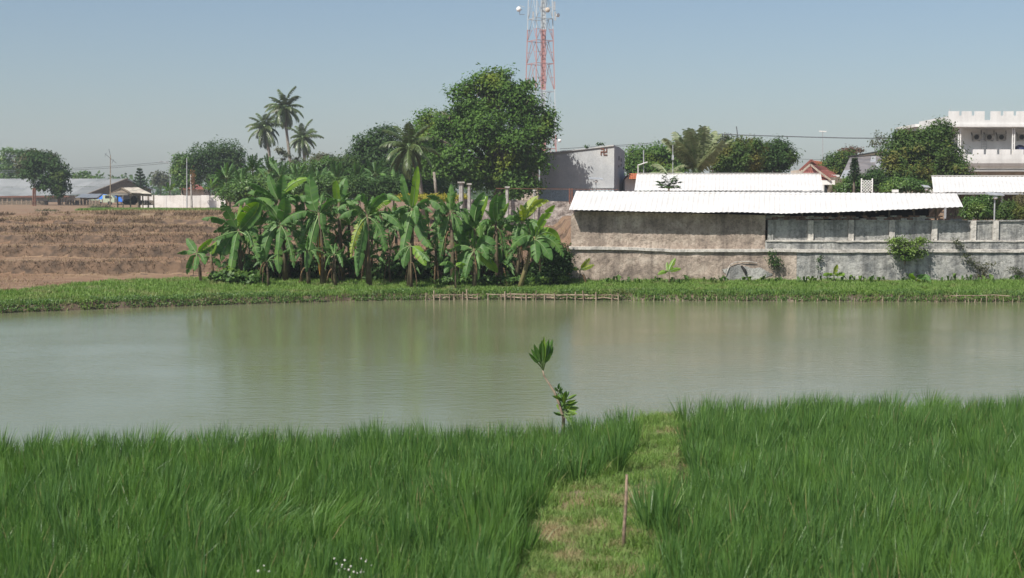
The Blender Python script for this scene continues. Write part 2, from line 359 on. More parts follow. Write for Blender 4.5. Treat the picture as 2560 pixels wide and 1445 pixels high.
# ------------------------------------------------------------------ corrugated roofs
def corr(poly_e, poly_r, rib, amp, name='roof_sheet', mat=None, parent=None, sheets=1, jitter=.0, seg_=4):
    """poly_e / poly_r: functions t(0..1) -> eave / ridge point. Sheets run side by side, each a corrugated mesh of its own."""
    L = (poly_e(1)-poly_e(0)).length; out = []
    for s in range(sheets):
        t0 = s/sheets; t1 = min(1, (s+1)/sheets+.0008)
        n = max(1, round(L/sheets/rib))*4; v = []; f = []
        lift = random.uniform(-jitter, jitter)+(s % 2)*.006
        for k in range(seg_+1):
            for q in range(n+1):
                t = t0+(t1-t0)*q/n; e = poly_e(t); r_ = poly_r(t); p = e.lerp(r_, k/seg_)
                h = (0, amp, amp, 0)[q % 4]
                v.append((p.x, p.y+(random.uniform(-.012,.012)-jitter*2*(k == 0)*random.random() if q % 4 == 0 else 0), p.z+h+lift*(1-k/seg_)-.05*math.sin(PI*k/seg_)*0))
        for k in range(seg_):
            for q in range(n): a = k*(n+1)+q; f.append((a, a+1, a+n+2, a+n+1))
        mb = MB(); mb.add(v, f); out.append(mb.build(name, mat, parent))
    return out

# ------------------------------------------------------------------ the plaster wall
DW = 60.0
def wx(px, D=DW): return (px-1280)/F*D*1.0017
def wz(py, D=DW): return pz(py, D)
wall = empty('plaster_wall', (wx(1425), DW, .5), 'long weathered plaster wall with a pale ledge above the far grass bank', 'wall')
def grid_wall(name, x0, x1, zb, zt, y, mat, amp=.02, step=.16, thick=.25, seed=0, parent=None):
    """wall slab with an uneven hand-rendered face; zb, zt functions of x"""
    n = int((x1-x0)/step)+1; X = np.linspace(x0, x1, n); k = 10; v = []; f = []
    for j in range(k+1):
        for q in range(n):
            z = zb(X[q])+(zt(X[q])-zb(X[q]))*j/k
            v.append((X[q], y+amp*float(nz(X[q], z, 3.1, seed)+.6*nz(X[q], z, 8.3, seed+2)), z))
    for j in range(k):
        for q in range(n-1): a = j*n+q; f.append((a, a+1, a+n+1, a+n))
    mb = MB(); mb.add(v, f)
    for q in range(n-1):
        mb.add([(X[q], y, zt(X[q])), (X[q+1], y, zt(X[q+1])), (X[q+1], y+thick, zt(X[q+1])), (X[q], y+thick, zt(X[q]))], [(0, 1, 2, 3)])
    for xx, rev in ((x0, 1), (x1, 0)):
        mb.add([(xx, y, zb(xx)), (xx, y+thick, zb(xx)), (xx, y+thick, zt(xx)), (xx, y, zt(xx))], [(3, 2, 1, 0) if rev else (0, 1, 2, 3)])
    mb.add([(x0, y+thick, zb(x0)), (x1, y+thick, zb(x1)), (x1, y+thick, zt(x1)), (x0, y+thick, zt(x0))], [(3, 2, 1, 0)])
    return mb.build(name, mat, parent if parent else wall)
XL, XM, XR = wx(1426), wx(1912), 30.0
ledge_y = lambda x: float(np.interp(x, [wx(1425), wx(1550), wx(1700), wx(1900), wx(2080), wx(2350), XR], [620,621,627,626,628,627,629]))
ledge = lambda x: wz(ledge_y(x), 59.9)
grid_wall('lower_wall', XL-.02, wx(1990), lambda x: .3, lambda x: ledge(x)-.02, DW-.06, M['plbrown'], .012, seed=1, thick=.33)
grid_wall('lower_wall', wx(1990)+.002, XR, lambda x: .3, lambda x: ledge(x)-.02, DW-.07, M['plgrey'], .012, seed=3, thick=.34)
top_l = lambda x: float(np.interp(x, [XL, wx(1440), wx(1700), XM], [wz(540), wz(528), wz(533), wz(538)]))
grid_wall('upper_wall', XL+.03, XM, lambda x: ledge(x)+.062, top_l, DW+.02, M['plbrown'], .012, seed=5, thick=.22)
top_r = lambda x: wz(552)+.02*float(nz(x, 0, 1.2, 4))
band_t = lambda x: wz(603)+.012*float(nz(x, 0, 2, 8))
grid_wall('band', XM+.002, XR, lambda x: ledge(x)+.062, lambda x: band_t(x)-.004, DW-.01, M['plgrey'], .012, seed=7)
def ledge_strip(z, y0, h, x0, x1, nm='ledge', amp=.008):
    mb = MB(); X = np.arange(x0, x1, .28); v = []; n = len(X)
    for x in X:
        zz = z(x)+amp*float(nz(x, 0, 3, 2)); yy = y0+.012*float(nz(x, 0, 4, 5))
        v += [(x, DW+.1, zz), (x, yy, zz), (x, yy-.004, zz+h), (x, DW+.1, zz+h+.01)]
    f = []
    for q in range(n-1):
        for k in range(3): a = q*4+k; f.append((a, a+4, a+5, a+1))
    f += [(0, 1, 2, 3), tuple((n-1)*4+k for k in (3, 2, 1, 0))]
    mb.add(v, f); return mb.build(nm, M['plledge'], wall)
ledge_strip(lambda x: ledge(x)-.06, DW-.15, .12, XL-.06, XR)
ledge_strip(lambda x: band_t(x)-.03, DW-.055, .055, XM+.02, XR, amp=.014)
pil = [1925, 2025, 2126, 2228, 2334, 2431, 2487, 2582]
for a, b2 in zip(pil[:-1], pil[1:]):
    grid_wall('recessed_panel', wx(a)+.115, wx(b2)-.115, lambda x: band_t(x)+.03, lambda x: top_r(x)-.03, DW+.09, M['plgrey'], .012, seed=a % 9, thick=.15)
    grid_wall('coping', wx(a)+.115, wx(b2)-.115, lambda x: top_r(x)-.028, lambda x: top_r(x)+.03, DW+.01, M['plgrey'], .01, step=.3, thick=.25)
for a in pil:
    grid_wall('pilaster', wx(a)-.113, wx(a)+.113, lambda x: band_t(x)+.03, lambda x: top_r(x)+.03, DW-.02+.01*(a % 3), M['plledge' if a > 1950 else 'plgrey'], .01, seed=a % 7, thick=.27)
grid_wall('recessed_panel', wx(2582)+.115, XR, lambda x: band_t(x)+.03, lambda x: top_r(x)+.02, DW+.09, M['plgrey'], .012, thick=.15)
# loose brick courses on top of the wall, under the eave
bm_ = MB(); bm_.box(-.1, .1, -.055, .055, 0, .055); bme = bm_.mesh('brick', M['brick'])
bm2 = MB(); bm2.box(-.13, .13, -.055, .055, 0, .06); bme2 = bm2.mesh('brick', M['plgrey'])
for row in range(3):
    x = wx(1905)+random.uniform(0, .1)
    while x < wx(2405):
        if random.random() < (.96, .9, .72)[row] or x < wx(2050):
            o = link('brick', random.choice([bme, bme, bme2]), wall)
            o.location = Vector((x, DW+.13+random.uniform(-.03,.03), top_r(x)+.032+row*.064+random.uniform(0,.004)))-wall.location
            o.rotation_euler = (0, random.uniform(-.03,.03), random.uniform(-.12,.12))
        x += random.uniform(.23, .27)
# exposed old footing and patch where the plaster fell off
pt = MB()
def blob(cx_, cz_, rx, rz, y, n=26, seed=0):
    out = []
    for q in range(n):
        t = 2*PI*q/n; k = 1+.14*math.sin(3*t+seed)+.08*math.sin(7*t+seed*2)+random.uniform(-.06,.06)
        out.append((cx_+rx*k*math.cos(t), y, cz_+rz*k*math.sin(t)))
    return out
pt.prism(blob(wx(1862), wz(686), .95, .36, DW-.095, n=60, seed=1), (0, .08, 0)); pt.build('bare_patch', M['plgrey'], wall)
for (a, bq) in (((1815, 690), (1825, 662)), ((1825, 662), (1850, 654)), ((1850, 654), (1893, 657))):
    q = MB(); q.tube([P(a[0], a[1], DW-.12), P((a[0]+bq[0])/2, (a[1]+bq[1])/2-2, DW-.14), P(bq[0], bq[1], DW-.12)], [.012, .02, .012], 5); q.build('plaster_rim', M['plledge'], wall)
q = MB(); q.tube([P(1853, 664, DW-.14), P(1862, 676, DW-.15), P(1866, 690, DW-.14)], [.04, .07, .03], 6); q.build('crack', M['dark'], wall)

# ------------------------------------------------------------------ front shed with white roof
shed = empty('long_shed', (wx(1440), 62, 2.6), 'long low shed with a sagging white metal roof standing right behind the plaster wall', 'shed')
ex = [0,.18,.33,.44,.54,.69,.84,1]; ey = [525,529,532,531,534.5,531,524,517]
DE, DR = 59.42, 62.3
eave = lambda t: P(1422+(2408-1422)*t, lerp(t, ex, ey), DE)
ridge = lambda t: P(1440+(2392-1440)*t, 478+6*t, DR)
corr(eave, ridge, .235, .016, mat=M['roofwhite'], parent=shed, sheets=19, jitter=.008)
back = lambda t: ridge(t)+Vector((0, 2.9, -1.1))
def lin(p, q): return lambda t: Vector(p).lerp(Vector(q), t)
corr(lambda t: back(t), lambda t: ridge(t)+Vector((0, .02, 0)), .235, .03, name='back_roof', mat=M['roofwhite'], parent=shed, sheets=1)
for k in range(11):
    t = .03+.94*k/10; e = eave(t); r_ = ridge(t)
    MB().bar(e+Vector((0, .15, -.06)), r_+Vector((0, 0, -.06)), .06, .08).build('rafter', M['wood'], shed)
for q in (.1, .5, .92):
    MB().bar(eave(.002).lerp(ridge(.002), q)+Vector((0, 0, -.025)), eave(.998).lerp(ridge(.998), q)+Vector((0, 0, -.035)), .05, .04).build('purlin', M['wood'], shed) if q > .5 else None
for px in (2100, 2165, 2228, 2290, 2345, 2396):
    MB().bar((wx(px), 60.5, 2.5), (wx(px), 60.5, lerp((px-1422)/986, [0, 1], [wz(530), wz(512, 60)])), .07).build('post', M['wood'], shed)
MB().box(wx(1440)+.1, wx(2392), 64.2, 64.3, 2.5, 3.9).build('back_wall', M['dark'], shed)  # near-black colour paints in the shade inside the open shed
MB().box(wx(1452), wx(1452)+.12, 60.5, 64.2, 2.4, 3.45).build('end_wall', M['plbrown'], shed)

# second and third white roofs
def shed_roof(nm, label, e0, e1, r0, r1, DE, DR, sheets, mat, posts):
    t = empty(nm, (P(*e0, DE).x, DE, 2.8), label, 'shed')
    E = lin(P(*e0, DE), P(*e1, DE)); Rg = lin(P(*r0, DR), P(*r1, DR))
    corr(E, Rg, .26, .016, mat=mat, parent=t, sheets=sheets, jitter=.006)
    dz = Rg(0).z-E(0).z
    MB().bar(E(0)+Vector((0, -.08, -.07)), E(1)+Vector((0, -.08, -.07)), .12, .10).build('gutter', M['steel'], t)
    MB().bar(Rg(0)+Vector((0, .02, .045)), Rg(1)+Vector((0, .02, .045)), .28, .03).build('ridge_cap', mat, t)
    for k in range(posts):
        p = E((k+.5)/posts); g = gz(p.x, DE+.5)
        MB().bar((p.x, DE+.4, g-.1), (p.x, DE+.4, p.z-.03), .1).build('post', M['steel'], t)
        MB().bar(E((k+.5)/posts)+Vector((0, -.15, -.1)), E((k+.5)/posts)+Vector((0, .3, -.02)), .04).build('bracket', M['steel'], t)
    p = Rg(0); q = Rg(1)
    MB().box(E(0).x+1.9, E(1).x-.4, DR-.1, DR+.02, gz(p.x+1, DR), Rg(0).z-.08).build('rear_wall', M['wood'], t)
    return t
shed_roof('open_shed', 'middle open shed with a straight white metal roof seen over the long shed', (1586, 477), (2058, 477), (1592, 435), (2052, 435), 84, 88.2, 12, M['roofwhite'], 9)
shed_roof('open_shed', 'rightmost open shed with white roof, gutter and dark space beneath', (2334, 481), (2900, 481), (2329, 441), (2880, 441), 80, 84, 14, M['roofwhite'], 8)

# ------------------------------------------------------------------ leaf clouds
def leafcloud(cent, nrm, size, aspect=.5, jit=.6, fold=.25):
    """cent (n,3), nrm preferred normals (n,3); returns V, F (two triangles folded on the midrib)"""
    n = len(cent); a = nrm+rng.normal(0, jit, (n, 3)); a /= np.linalg.norm(a, axis=1)[:, None]+1e-9
    t = rng.normal(0, 1, (n, 3)); t -= (t*a).sum(1)[:, None]*a; t /= np.linalg.norm(t, axis=1)[:, None]+1e-9
    s = np.cross(a, t); L = (size*rng.uniform(.6, 1.3, n))[:, None]; w = L*aspect*.5
    v = np.stack([cent-t*L*.5, cent+s*w-a*L*fold*.4, cent+t*L*.5-a*L*fold*.3, cent-s*w-a*L*fold*.4], 1).reshape(-1, 3)
    f = np.arange(n*4).reshape(n, 4)
    return v, f
def crown_pts(lobes, n, csize, perc=38, shell=.55, flat=.6):
    """lobes: (x,y,z,rx,ry,rz) in metres. Leaves gather in clumps near the surface of the lobes."""
    vol = np.array([max(l[3]*l[5], .01) for l in lobes]); ncl = max(4, int(n/perc)); C = []; Nn = []
    cnt = np.maximum(1, (vol/vol.sum()*ncl).astype(int))
    for l, k in zip(lobes, cnt):
        d = rng.normal(0, 1, (k, 3)); d /= np.linalg.norm(d, axis=1)[:, None]
        r = rng.uniform(shell, 1.05, k)[:, None]
        # lumpy outline
        r = r*(1+.13*np.sin(5*d[:, :1]+3*l[0])+.10*np.sin(7*d[:, 2:]+l[2]))
        c = np.array(l[:3])+d*r*np.array(l[3:6])
        q = rng.integers(0, k, k*perc)
        off = rng.normal(0, 1, (k*perc, 3))*csize*np.array([1, 1, flat])
        C.append(c[q]+off); nn = d[q]*.7+off/csize*.35+np.array([0, 0, .75]); Nn.append(nn)
    return np.concatenate(C), np.concatenate(Nn)
def limbs(mb, base, lobes, r0, fork=.35, k=None):
    bx, by, bz = base; cx_ = np.mean([l[0] for l in lobes]); top = max(l[2] for l in lobes); cz = np.mean([l[2] for l in lobes])
    fz = bz+(cz-bz)*fork*1.2; fork_p = Vector((bx*.6+cx_*.4, by, fz))
    mb.tube([(bx, by, bz-.1), (bx*.85+fork_p.x*.15, by, bz+(fz-bz)*.4), fork_p], [r0*1.25, r0, r0*.8], 9)
    for l in lobes:
        e = Vector((l[0], l[1], l[2]+l[5]*.35)); m_ = fork_p.lerp(e, .5)+Vector((random.uniform(-.3,.3)*l[3], random.uniform(-.3,.3)*l[3], l[5]*.15))
        mb.tube([fork_p, m_, e], [r0*.5, r0*.3, r0*.08], 6)
        for _ in range(3):
            d = Vector((random.uniform(-1,1), random.uniform(-1,1), random.uniform(-.2,1))); e2 = Vector(l[:3])+Vector((d.x*l[3]*.8, d.y*l[4]*.8, d.z*l[5]*.8))
            mb.tube([m_, m_.lerp(e2, .5)+Vector((0, 0, .1)), e2], [r0*.22, r0*.14, r0*.04], 5)
def tree(name, label, D, lobes, base, mat, n, leaf=.22, r0=.2, csize=.35, cat='tree', group=None, shell=.55, perc=26, trunk=True, aspect=.5, dk=.9, jit=.6):
    """lobes and base in photo pixels at distance D"""
    k = D/F; L = []
    for l in lobes:
        p = P(l[0], l[1], D+(l[4] if len(l) > 4 else 0)); L.append((p.x, p.y, p.z, l[2]*k, l[2]*k*dk, l[3]*k))
    bx = P(base[0], 500, D).x; bz = gz(bx, D) if len(base) < 2 or base[1] is None else pz(base[1], D)
    t = empty(name, (bx, D, bz), label, cat, group)
    if trunk:
        mb = MB(); limbs(mb, (bx, D, bz), L, r0); mb.build('trunk', M['trunk'], t, True)
    C, Nn = crown_pts(L, n, csize, perc, shell)
    keep = C[:, 2] > bz+.05; C = C[keep]; Nn = Nn[keep]
    v, f = leafcloud(C, Nn, leaf, aspect, jit)
    link('crown', npmesh('crown', v, [f], [mat]), t)
    return t

# ------------------------------------------------------------------ palms
def frond_mesh(L, up, bend, mat, nleaf=34, wl=.75, droop=.6, seed=0):
    rr = random.Random(seed); mb = MB(); n = 12; pts = []; x = z = 0; a = up
    for i in range(n+1):
        pts.append(Vector((x, 0, z))); x += math.cos(a)*L/n; z += math.sin(a)*L/n; a -= bend/n*(.5+1.3*i/n)
    mb.tube(pts, [L*.012*(1-.85*i/n)+.006 for i in range(n+1)], 4, 1)
    for i in range(nleaf):
        s = .13+.87*i/(nleaf-1); q = s*n; i0 = min(n-1, int(q)); p = pts[i0].lerp(pts[i0+1], q-i0); T = (pts[i0+1]-pts[i0]).normalized(); up_ = Vector((0, 1, 0)).cross(T)*-1
        ll = wl*L*.34*math.sin(PI*(.12+.8*s))**.6*rr.uniform(.8, 1.1)
        for sd in (-1, 1):
            d = (Vector((0, sd, 0))*.8+T*.55+up_*-.1+Vector((0, 0, -droop*rr.uniform(.5, 1.5)))).normalized()
            e = p+d*ll; mid = p+(d+Vector((0, 0, .18))).normalized()*ll*.5; w = T*L*.019
            mb.add([p-w*.6, p+w*.6, mid+w*1.1, e, mid-w*1.1], [(0, 1, 2, 4), (4, 2, 3)])
    return mb.mesh('frond', [mat, M['rib']])
_fc = {}
def palm(label, D, base_px, path, crown_r, nf, mat='palm', group=None, lean=None, ups=(-68, 85), nm='coconut_palm', r0=.16, bendm=1.0, trunk=True):
    """path: px points from base to crown; crown_r in px"""
    bx = P(base_px, 500, D).x; bz = gz(bx, D)
    t = empty(nm, (bx, D, bz), label, 'palm', group)
    pts = [Vector((bx, D, bz-.1))]+[P(a, b_, D) for a, b_ in path]
    if trunk: mb = MB(); mb.tube(pts, list(np.linspace(r0*1.25, r0*.75, len(pts))), 8); mb.build('trunk', M['palmtrunk'], t, True)
    top = pts[-1]; L = crown_r*D/F
    MB().ell((top.x, top.y, top.z), (r0*1.5, r0*1.5, r0*2.2), 8, 5).build('crown_shaft', M['rib'], t, True)
    for k in range(nf):
        u = (k+.5)/nf; el = ups[1]+(ups[0]-ups[1])*u**.85+random.uniform(-8, 8); q = int(round(el/14)); key = (q, mat, round(L, 1), bendm, k % 2)
        if key not in _fc: _fc[key] = frond_mesh(L*1.12, R(q*14), R(48+22*(1-abs(q*14)/90))*bendm, M[mat], droop=.45 if q > 3 else .8, seed=k)
        o = link('frond', _fc[key], t); o.location = top-t.location; o.rotation_euler = (random.uniform(-.15,.15), 0, k*2.39996+random.uniform(-.2,.2)); s = random.uniform(.82, 1.1); o.scale = (s, s, s)
    return t

# ------------------------------------------------------------------ banana leaves along a curve given in pixels and depth
def bleaf(p0, p1, p2, w, mat='ban', tear=.35, face=.5, droop=30, n=17, parent=None, name='leaf', pet=.12, roll=False, kind=None):
    mb = MB(); C = []; rr = random
    for i in range(n+1):
        s = i/n; C.append(p0*(1-s)**2+p1*2*s*(1-s)+p2*s*s)
    Lh = sum((C[i+1]-C[i]).length for i in range(n)); V3 = Vector
    prevS = None
    fr = []
    for i in range(n+1):
        T = (C[min(i+1, n)]-C[max(i-1, 0)]).normalized(); S1 = T.cross(V3((0, 0, 1)))
        S2 = T.cross(V3((0, 1, 0)))
        if S1.length < 1e-3: S1 = S2.copy()
        S1.normalize(); S2.normalize()
        if S1.dot(S2) < 0: S1 = -S1
        S = (S1*(1-face)+S2*face).normalized(); S = (S-T*S.dot(T)).normalized()
        if prevS and S.dot(prevS) < 0: S = -S
        prevS = S; Nn = S.cross(T).normalized()
        if Nn.z < 0 and abs(Nn.z) > .15: Nn = -Nn
        elif abs(Nn.z) <= .15 and Nn.y > 0: Nn = -Nn
        fr.append((T, S, Nn))
    prof = lambda s: 0 if s < pet else max(.02, min(1, ((s-pet)/(1-pet))*5+.15)**.7*min(1, (1-s)*3.2+.0)**.6)
    if roll: droop = 0
    for sd in (-1, 1):
        dd = R(droop)*rr.uniform(.8, 1.2)
        for i in range(n):
            s0 = i/n; s1 = (i+1)/n
            if s1 <= pet: continue
            torn = rr.random() < tear; k0, k1 = (.2, .78) if torn else (0, 1)
            da = dd+(rr.uniform(-.15, .45) if torn else 0)
            T, S, Nn = fr[i]; T2, S_, N_ = fr[i+1]
            w0 = w*prof(s0)*(rr.uniform(.82, 1.05) if torn else 1); w1 = w*prof(s1)*(rr.uniform(.82, 1.05) if torn else 1)
            a0, a1 = C[i], C[i+1]
            def out(base, w_, fS, fN, ang, fwd): return base+fS*sd*w_*math.cos(ang)-fN*w_*math.sin(ang)+fwd
            fwd = T*w*(.22 if not torn else rr.uniform(.1, .5))
            m0 = out(a0, w0*.5, S, Nn, da*.5, fwd*.4); m1 = out(a1, w1*.5, S_, N_, da*.5, fwd*.4)
            o0 = out(a0, w0, S, Nn, da, fwd); o1 = out(a1, w1, S_, N_, da, fwd)
            oo0 = o0.lerp(o1, k0); oo1 = o0.lerp(o1, k1); mm0 = m0.lerp(m1, k0*.5); mm1 = m0.lerp(m1, 1-(1-k1)*.5)
            mb.add([a0, a1, mm1, mm0], [(0, 1, 2, 3)]); b_ = len(mb.v)
            mb.v += [tuple(oo1), tuple(oo0)]; mb.f.append((b_-1, b_-2, b_, b_+1)); mb.m.append(0)
    mb.tube([c_+fr[i][2]*.006 for i, c_ in enumerate(C[::2])], [max(.006, .024*(1-i/(n/2))+.004)*(Lh/1.6)**.5 for i in range(len(C[::2]))], 4, 1)
    # one smooth rib strip keeps leaf islands together enough for a single tint
    return mb.build(name, [M[mat], M['rib' if mat != 'bandead' else 'bandead']], parent, True)
def px_leaf(t, D, crown, ctrl, tip, wpx, mat='ban', tear=.35, face=.5, droop=30, dz=None, pet=.1):
    k = D/F; a = P(crown[0], crown[1], D)
    dz = random.uniform(-.8, .5) if dz is None else dz
    b_ = P(ctrl[0], ctrl[1], D+dz*.55); c_ = P(tip[0], tip[1], D+dz)
    return bleaf(a, b_, c_, wpx*k*1.12, mat, tear, face, droop, parent=t, pet=pet)
def rand_leaves(t, D, crown, Lpx, nl, mats=('ban',), wf=.105, amin=-150, amax=150, tear=.8, n=None, pet=.12):
    for k in range(nl):
        th = R(amin+(amax-amin)*(k+random.uniform(.1, .9))/nl); L = Lpx*random.uniform(.75, 1.1); fs = random.uniform(.55, 1)   # foreshortening
        dz = math.sqrt(max(0, 1-fs*fs))*L*D/F*random.choice((-1, -1, 1))
        dx, dy = math.sin(th)*L*fs, -math.cos(th)*L
        up = .45+.25*math.cos(th)
        c_ = (crown[0]+dx*.55, crown[1]+min(dy*.6, -L*.28) if abs(th) > .5 else crown[1]+dy*.6)
        tp = (crown[0]+dx, crown[1]+dy*(.85 if abs(th) < 1 else .6)+(L*.12 if abs(th) > .6 else 0))
        px_leaf(t, D, crown, c_, tp, L*wf*random.uniform(.8, 1.15), random.choice(mats), tear*random.uniform(.3, 1.6), random.uniform(.3, .8), random.uniform(18, 48), dz=dz, pet=pet)
def banana(label, D, base, crown, leaves, rand=0, Lpx=80, r0=.11, group='banana plants on the far bank', mats=('ban','bandark'), stem='banstem', sheaths=2, **kw):
    bx = P(base, 500, D).x; bz = gz(bx, D)
    t = empty('banana_plant', (bx, D, bz), label, 'banana plant', group)
    cp = P(crown[0], crown[1], D); mb = MB(); bp = Vector((bx, D, bz-.1)); mid = bp.lerp(cp, .5)+Vector((random.uniform(-.05,.05), 0, 0))
    mb.tube([bp, mid, cp+Vector((0, 0, .1))], [r0*.95, r0*.72, r0*.4], 9); mb.build('stem', M[stem], t, True)
    for _ in range(sheaths):                                      # dry sheaths hanging round the stem
        a = bp.lerp(cp, random.uniform(.55, .98)); dx = random.uniform(-.28, .28)
        bleaf(a+Vector((0, -.05, 0)), a+Vector((dx*.9, -.12, .12)), a+Vector((dx*1.2, -.15, -random.uniform(.5, 1.3))), random.uniform(.04, .12), 'bandead', .9, .8, 60, 8, t, 'dry_leaf')
    for L in leaves: px_leaf(t, D, crown, *L[:3], **(L[3] if len(L) > 3 else {}))
    if leaves and D < 61 and r0 > .1: rand_leaves(t, D+.35, crown, 62, 12, ('ban', 'ban', 'bandark'), wf=.10, amin=-172, amax=172, tear=1.0)
    if rand: rand_leaves(t, D, (crown[0], crown[1]), Lpx, rand, mats, **kw)
    return t
U = dict(face=.75, droop=18, tear=.1)      # upright leaf
RL = dict(mat='banbright', face=.9, droop=8, tear=0., pet=.02)   # new rolled leaf
HG = dict(face=.95, droop=22, tear=.9)     # hanging torn leaf
HC = dict(face=.9, droop=25, tear=.15)     # hanging clean leaf
BR = dict(mat='banbright', face=.7, droop=20, tear=.15)
YE = dict(mat='banyellow', face=.75, droop=16, tear=.3)
DD = dict(mat='bandead', face=.9, droop=55, tear=.9)
banana('small banana plant at the left end of the row, drooping leaves', 57.6, 502, (492, 634), [((468,622),(444,634),8),((478,612),(468,596),9,U),((512,612),(531,596),7,BR),((480,645),(468,684),9,HC),((492,652),(486,676),7,HC),((507,632),(513,660),8,HC),((520,625),(535,612),8)], r0=.07)
banana('thin dark stemmed banana plant, second from the left end of the row', 58.2, 529, (527, 642), [((528,622),(541,606),7,BR),((540,648),(548,668),8,HC),((515,640),(512,655),6),((540,630),(558,625),7)], r0=.09)
banana('tall banana plant with one long leaf reaching left over the brown field', 58.6, 603, (597, 578), [((550,533),(505,547),12),((570,553),(535,580),12),((570,530),(555,506),13,dict(face=.8,droop=25,tear=.2)),((602,545),(601,513),7,RL),((612,525),(645,508),15,BR),((630,545),(652,512),14,U),((560,585),(532,600),9),((555,590),(528,640),12,HC),((565,598),(553,650),14,HC),((588,590),(583,640),10,HC),((628,552),(646,594),12),((640,595),(645,650),11,HG),((580,640),(576,690),10,HC)], r0=.14)
banana('big banana plant with a leaf arching high to the left', 58.8, 712, (702, 563), [((650,462),(582,516),14,dict(face=.6,droop=40,tear=.35)),((690,510),(640,497),14,U),((716,525),(712,495),16,U),((735,530),(759,567),10),((668,528),(636,562),13),((700,575),(697,624),10,HC),((678,560),(641,640),15,HC),((725,595),(735,670),10,HG),((758,575),(772,634),13,HG),((690,640),(699,682),10,HC),((660,570),(655,680),12,HC)], r0=.14)
banana('tallest banana plant left of the middle, leaf arching up to the right', 59.6, 722, (698, 505), [((655,462),(620,458),10),((650,470),(622,482),11),((678,465),(672,438),9,U),((706,475),(707,438),11,U),((718,452),(770,446),10,BR),((722,478),(738,512),9,HC),((665,490),(655,515),10),((740,480),(790,500),12)], r0=.13)
banana('banana plant with a broad dark upright leaf and a yellow dead one', 58.4, 806, (797, 537), [((772,500),(775,442),17,U),((806,520),(807,578),10,HC),((750,515),(700,562),12),((812,590),(823,662),10,HG),((793,590),(800,688),9,dict(mat='banorange',face=.9,droop=45,tear=.5)),((830,505),(862,534),11),((820,490),(851,500),10),((765,560),(745,625),13,HG),((775,590),(766,680),12,HC)], r0=.14)
banana('banana plant with a rolled yellow green leaf pointing straight up', 59.4, 855, (847, 512), [((838,480),(840,452),8,RL),((852,475),(864,446),12,U),((825,488),(800,503),10),((870,490),(893,522),11),((860,520),(872,560),10,HG),((830,530),(822,580),11,HG)], r0=.12)
banana('banana plant with comb like torn leaves hanging straight down', 57.9, 922, (918, 542), [((922,462),(884,502),12,dict(face=.6,droop=40,tear=.3)),((950,455),(1002,503),13),((940,500),(976,503),12,BR),((915,565),(914,645),15,HG),((958,560),(963,628),14,HG),((972,515),(1007,575),12),((880,508),(848,545),13),((888,560),(877,642),10,dict(mat='banyellow',face=.9,droop=20,tear=1)),((912,640),(907,688),4,DD),((870,492),(842,525),10),((900,600),(893,690),13,HC)], r0=.14)
banana('banana plant hidden in the shade left of the torn one', 60.2, 878, (872, 565), [], 9, 75, r0=.13)
banana('banana plant with the tallest bright upright leaf', 58.0, 1022, (1031, 524), [((1038,470),(1044,416),9,dict(mat='banbright',face=.9,droop=14,tear=.1,pet=.02)),((1010,485),(1005,436),9,U),((1037,510),(1040,560),10,HC),((1080,475),(1113,533),14),((1000,515),(972,550),12),((1008,550),(1010,606),15,HC),((1060,545),(1062,604),13,HG),((1018,570),(1003,645),12,HC),((1050,590),(1080,620),12)], r0=.13)
banana('low banana plant with a shiny leaf tilted to the right below the tall one', 57.4, 1028, (1026, 615), [((1048,620),(1063,662),13,BR),((1012,630),(1010,668),11,HC),((1055,628),(1074,652),9),((1000,620),(985,650),10)], r0=.08)
banana('banana plant in front of the concrete post', 58.3, 1132, (1126, 532), [((1124,500),(1128,462),9,U),((1142,490),(1149,528),9),((1098,508),(1090,562),12,HC),((1108,565),(1104,612),11,HC),((1143,545),(1152,582),11,HC),((1095,480),(1068,490),10),((1158,590),(1165,630),11,HC),((1160,520),(1172,560),10),((1110,590),(1098,660),12,HG)], r0=.13)
banana('banana plant with a pair of tall dark folded leaves', 58.9, 1192, (1187, 577), [((1182,520),(1210,482),13,U),((1200,520),(1218,490),9,BR),((1176,555),(1163,524),9,U),((1162,540),(1153,574),11,HC),((1196,545),(1202,594),11,HC),((1225,535),(1238,560),12)], r0=.12)
banana('bushy banana plant with wide clean leaves hanging over the grass', 57.6, 1186, (1185, 627), [((1150,600),(1125,628),11),((1158,622),(1148,660),12,HC),((1206,605),(1219,648),11,HC),((1222,580),(1234,634),16,HC),((1184,650),(1194,700),12,HC),((1170,645),(1164,692),11,HC),((1225,650),(1243,680),11,BR),((1160,660),(1155,690),11,HC)], r0=.11)
banana('banana plant with a small bunch of fruit and three upright leaves', 58.7, 1246, (1240, 562), [((1225,520),(1243,486),10,U),((1243,515),(1260,486),13,U),((1254,535),(1271,508),6,RL),((1215,543),(1203,562),10),((1256,538),(1277,550),11),((1282,555),(1303,594),12),((1238,610),(1252,658),11,HC),((1230,585),(1218,640),13,HC),((1264,600),(1270,650),11,HG)], r0=.12)
banana('banana plant with yellow green top leaves right of the middle', 58.6, 1290, (1306, 557), [((1316,520),(1342,492),12,YE),((1335,498),(1371,503),9,YE),((1310,535),(1302,512),8,YE),((1285,528),(1268,547),10),((1310,560),(1310,606),12,HC),((1340,545),(1362,584),13),((1290,570),(1285,630),12,HG)], r0=.12)
banana('leaning banana plant with a yellow stem at the right end of the row', 57.7, 1298, (1337, 598), [((1350,545),(1386,514),10,BR),((1372,558),(1399,608),14,BR),((1336,605),(1343,656),12,HC),((1358,608),(1379,648),13,HC),((1380,580),(1408,640),13,HG),((1310,575),(1278,622),13),((1352,620),(1350,680),5,DD)], r0=.12, stem='banstem2')
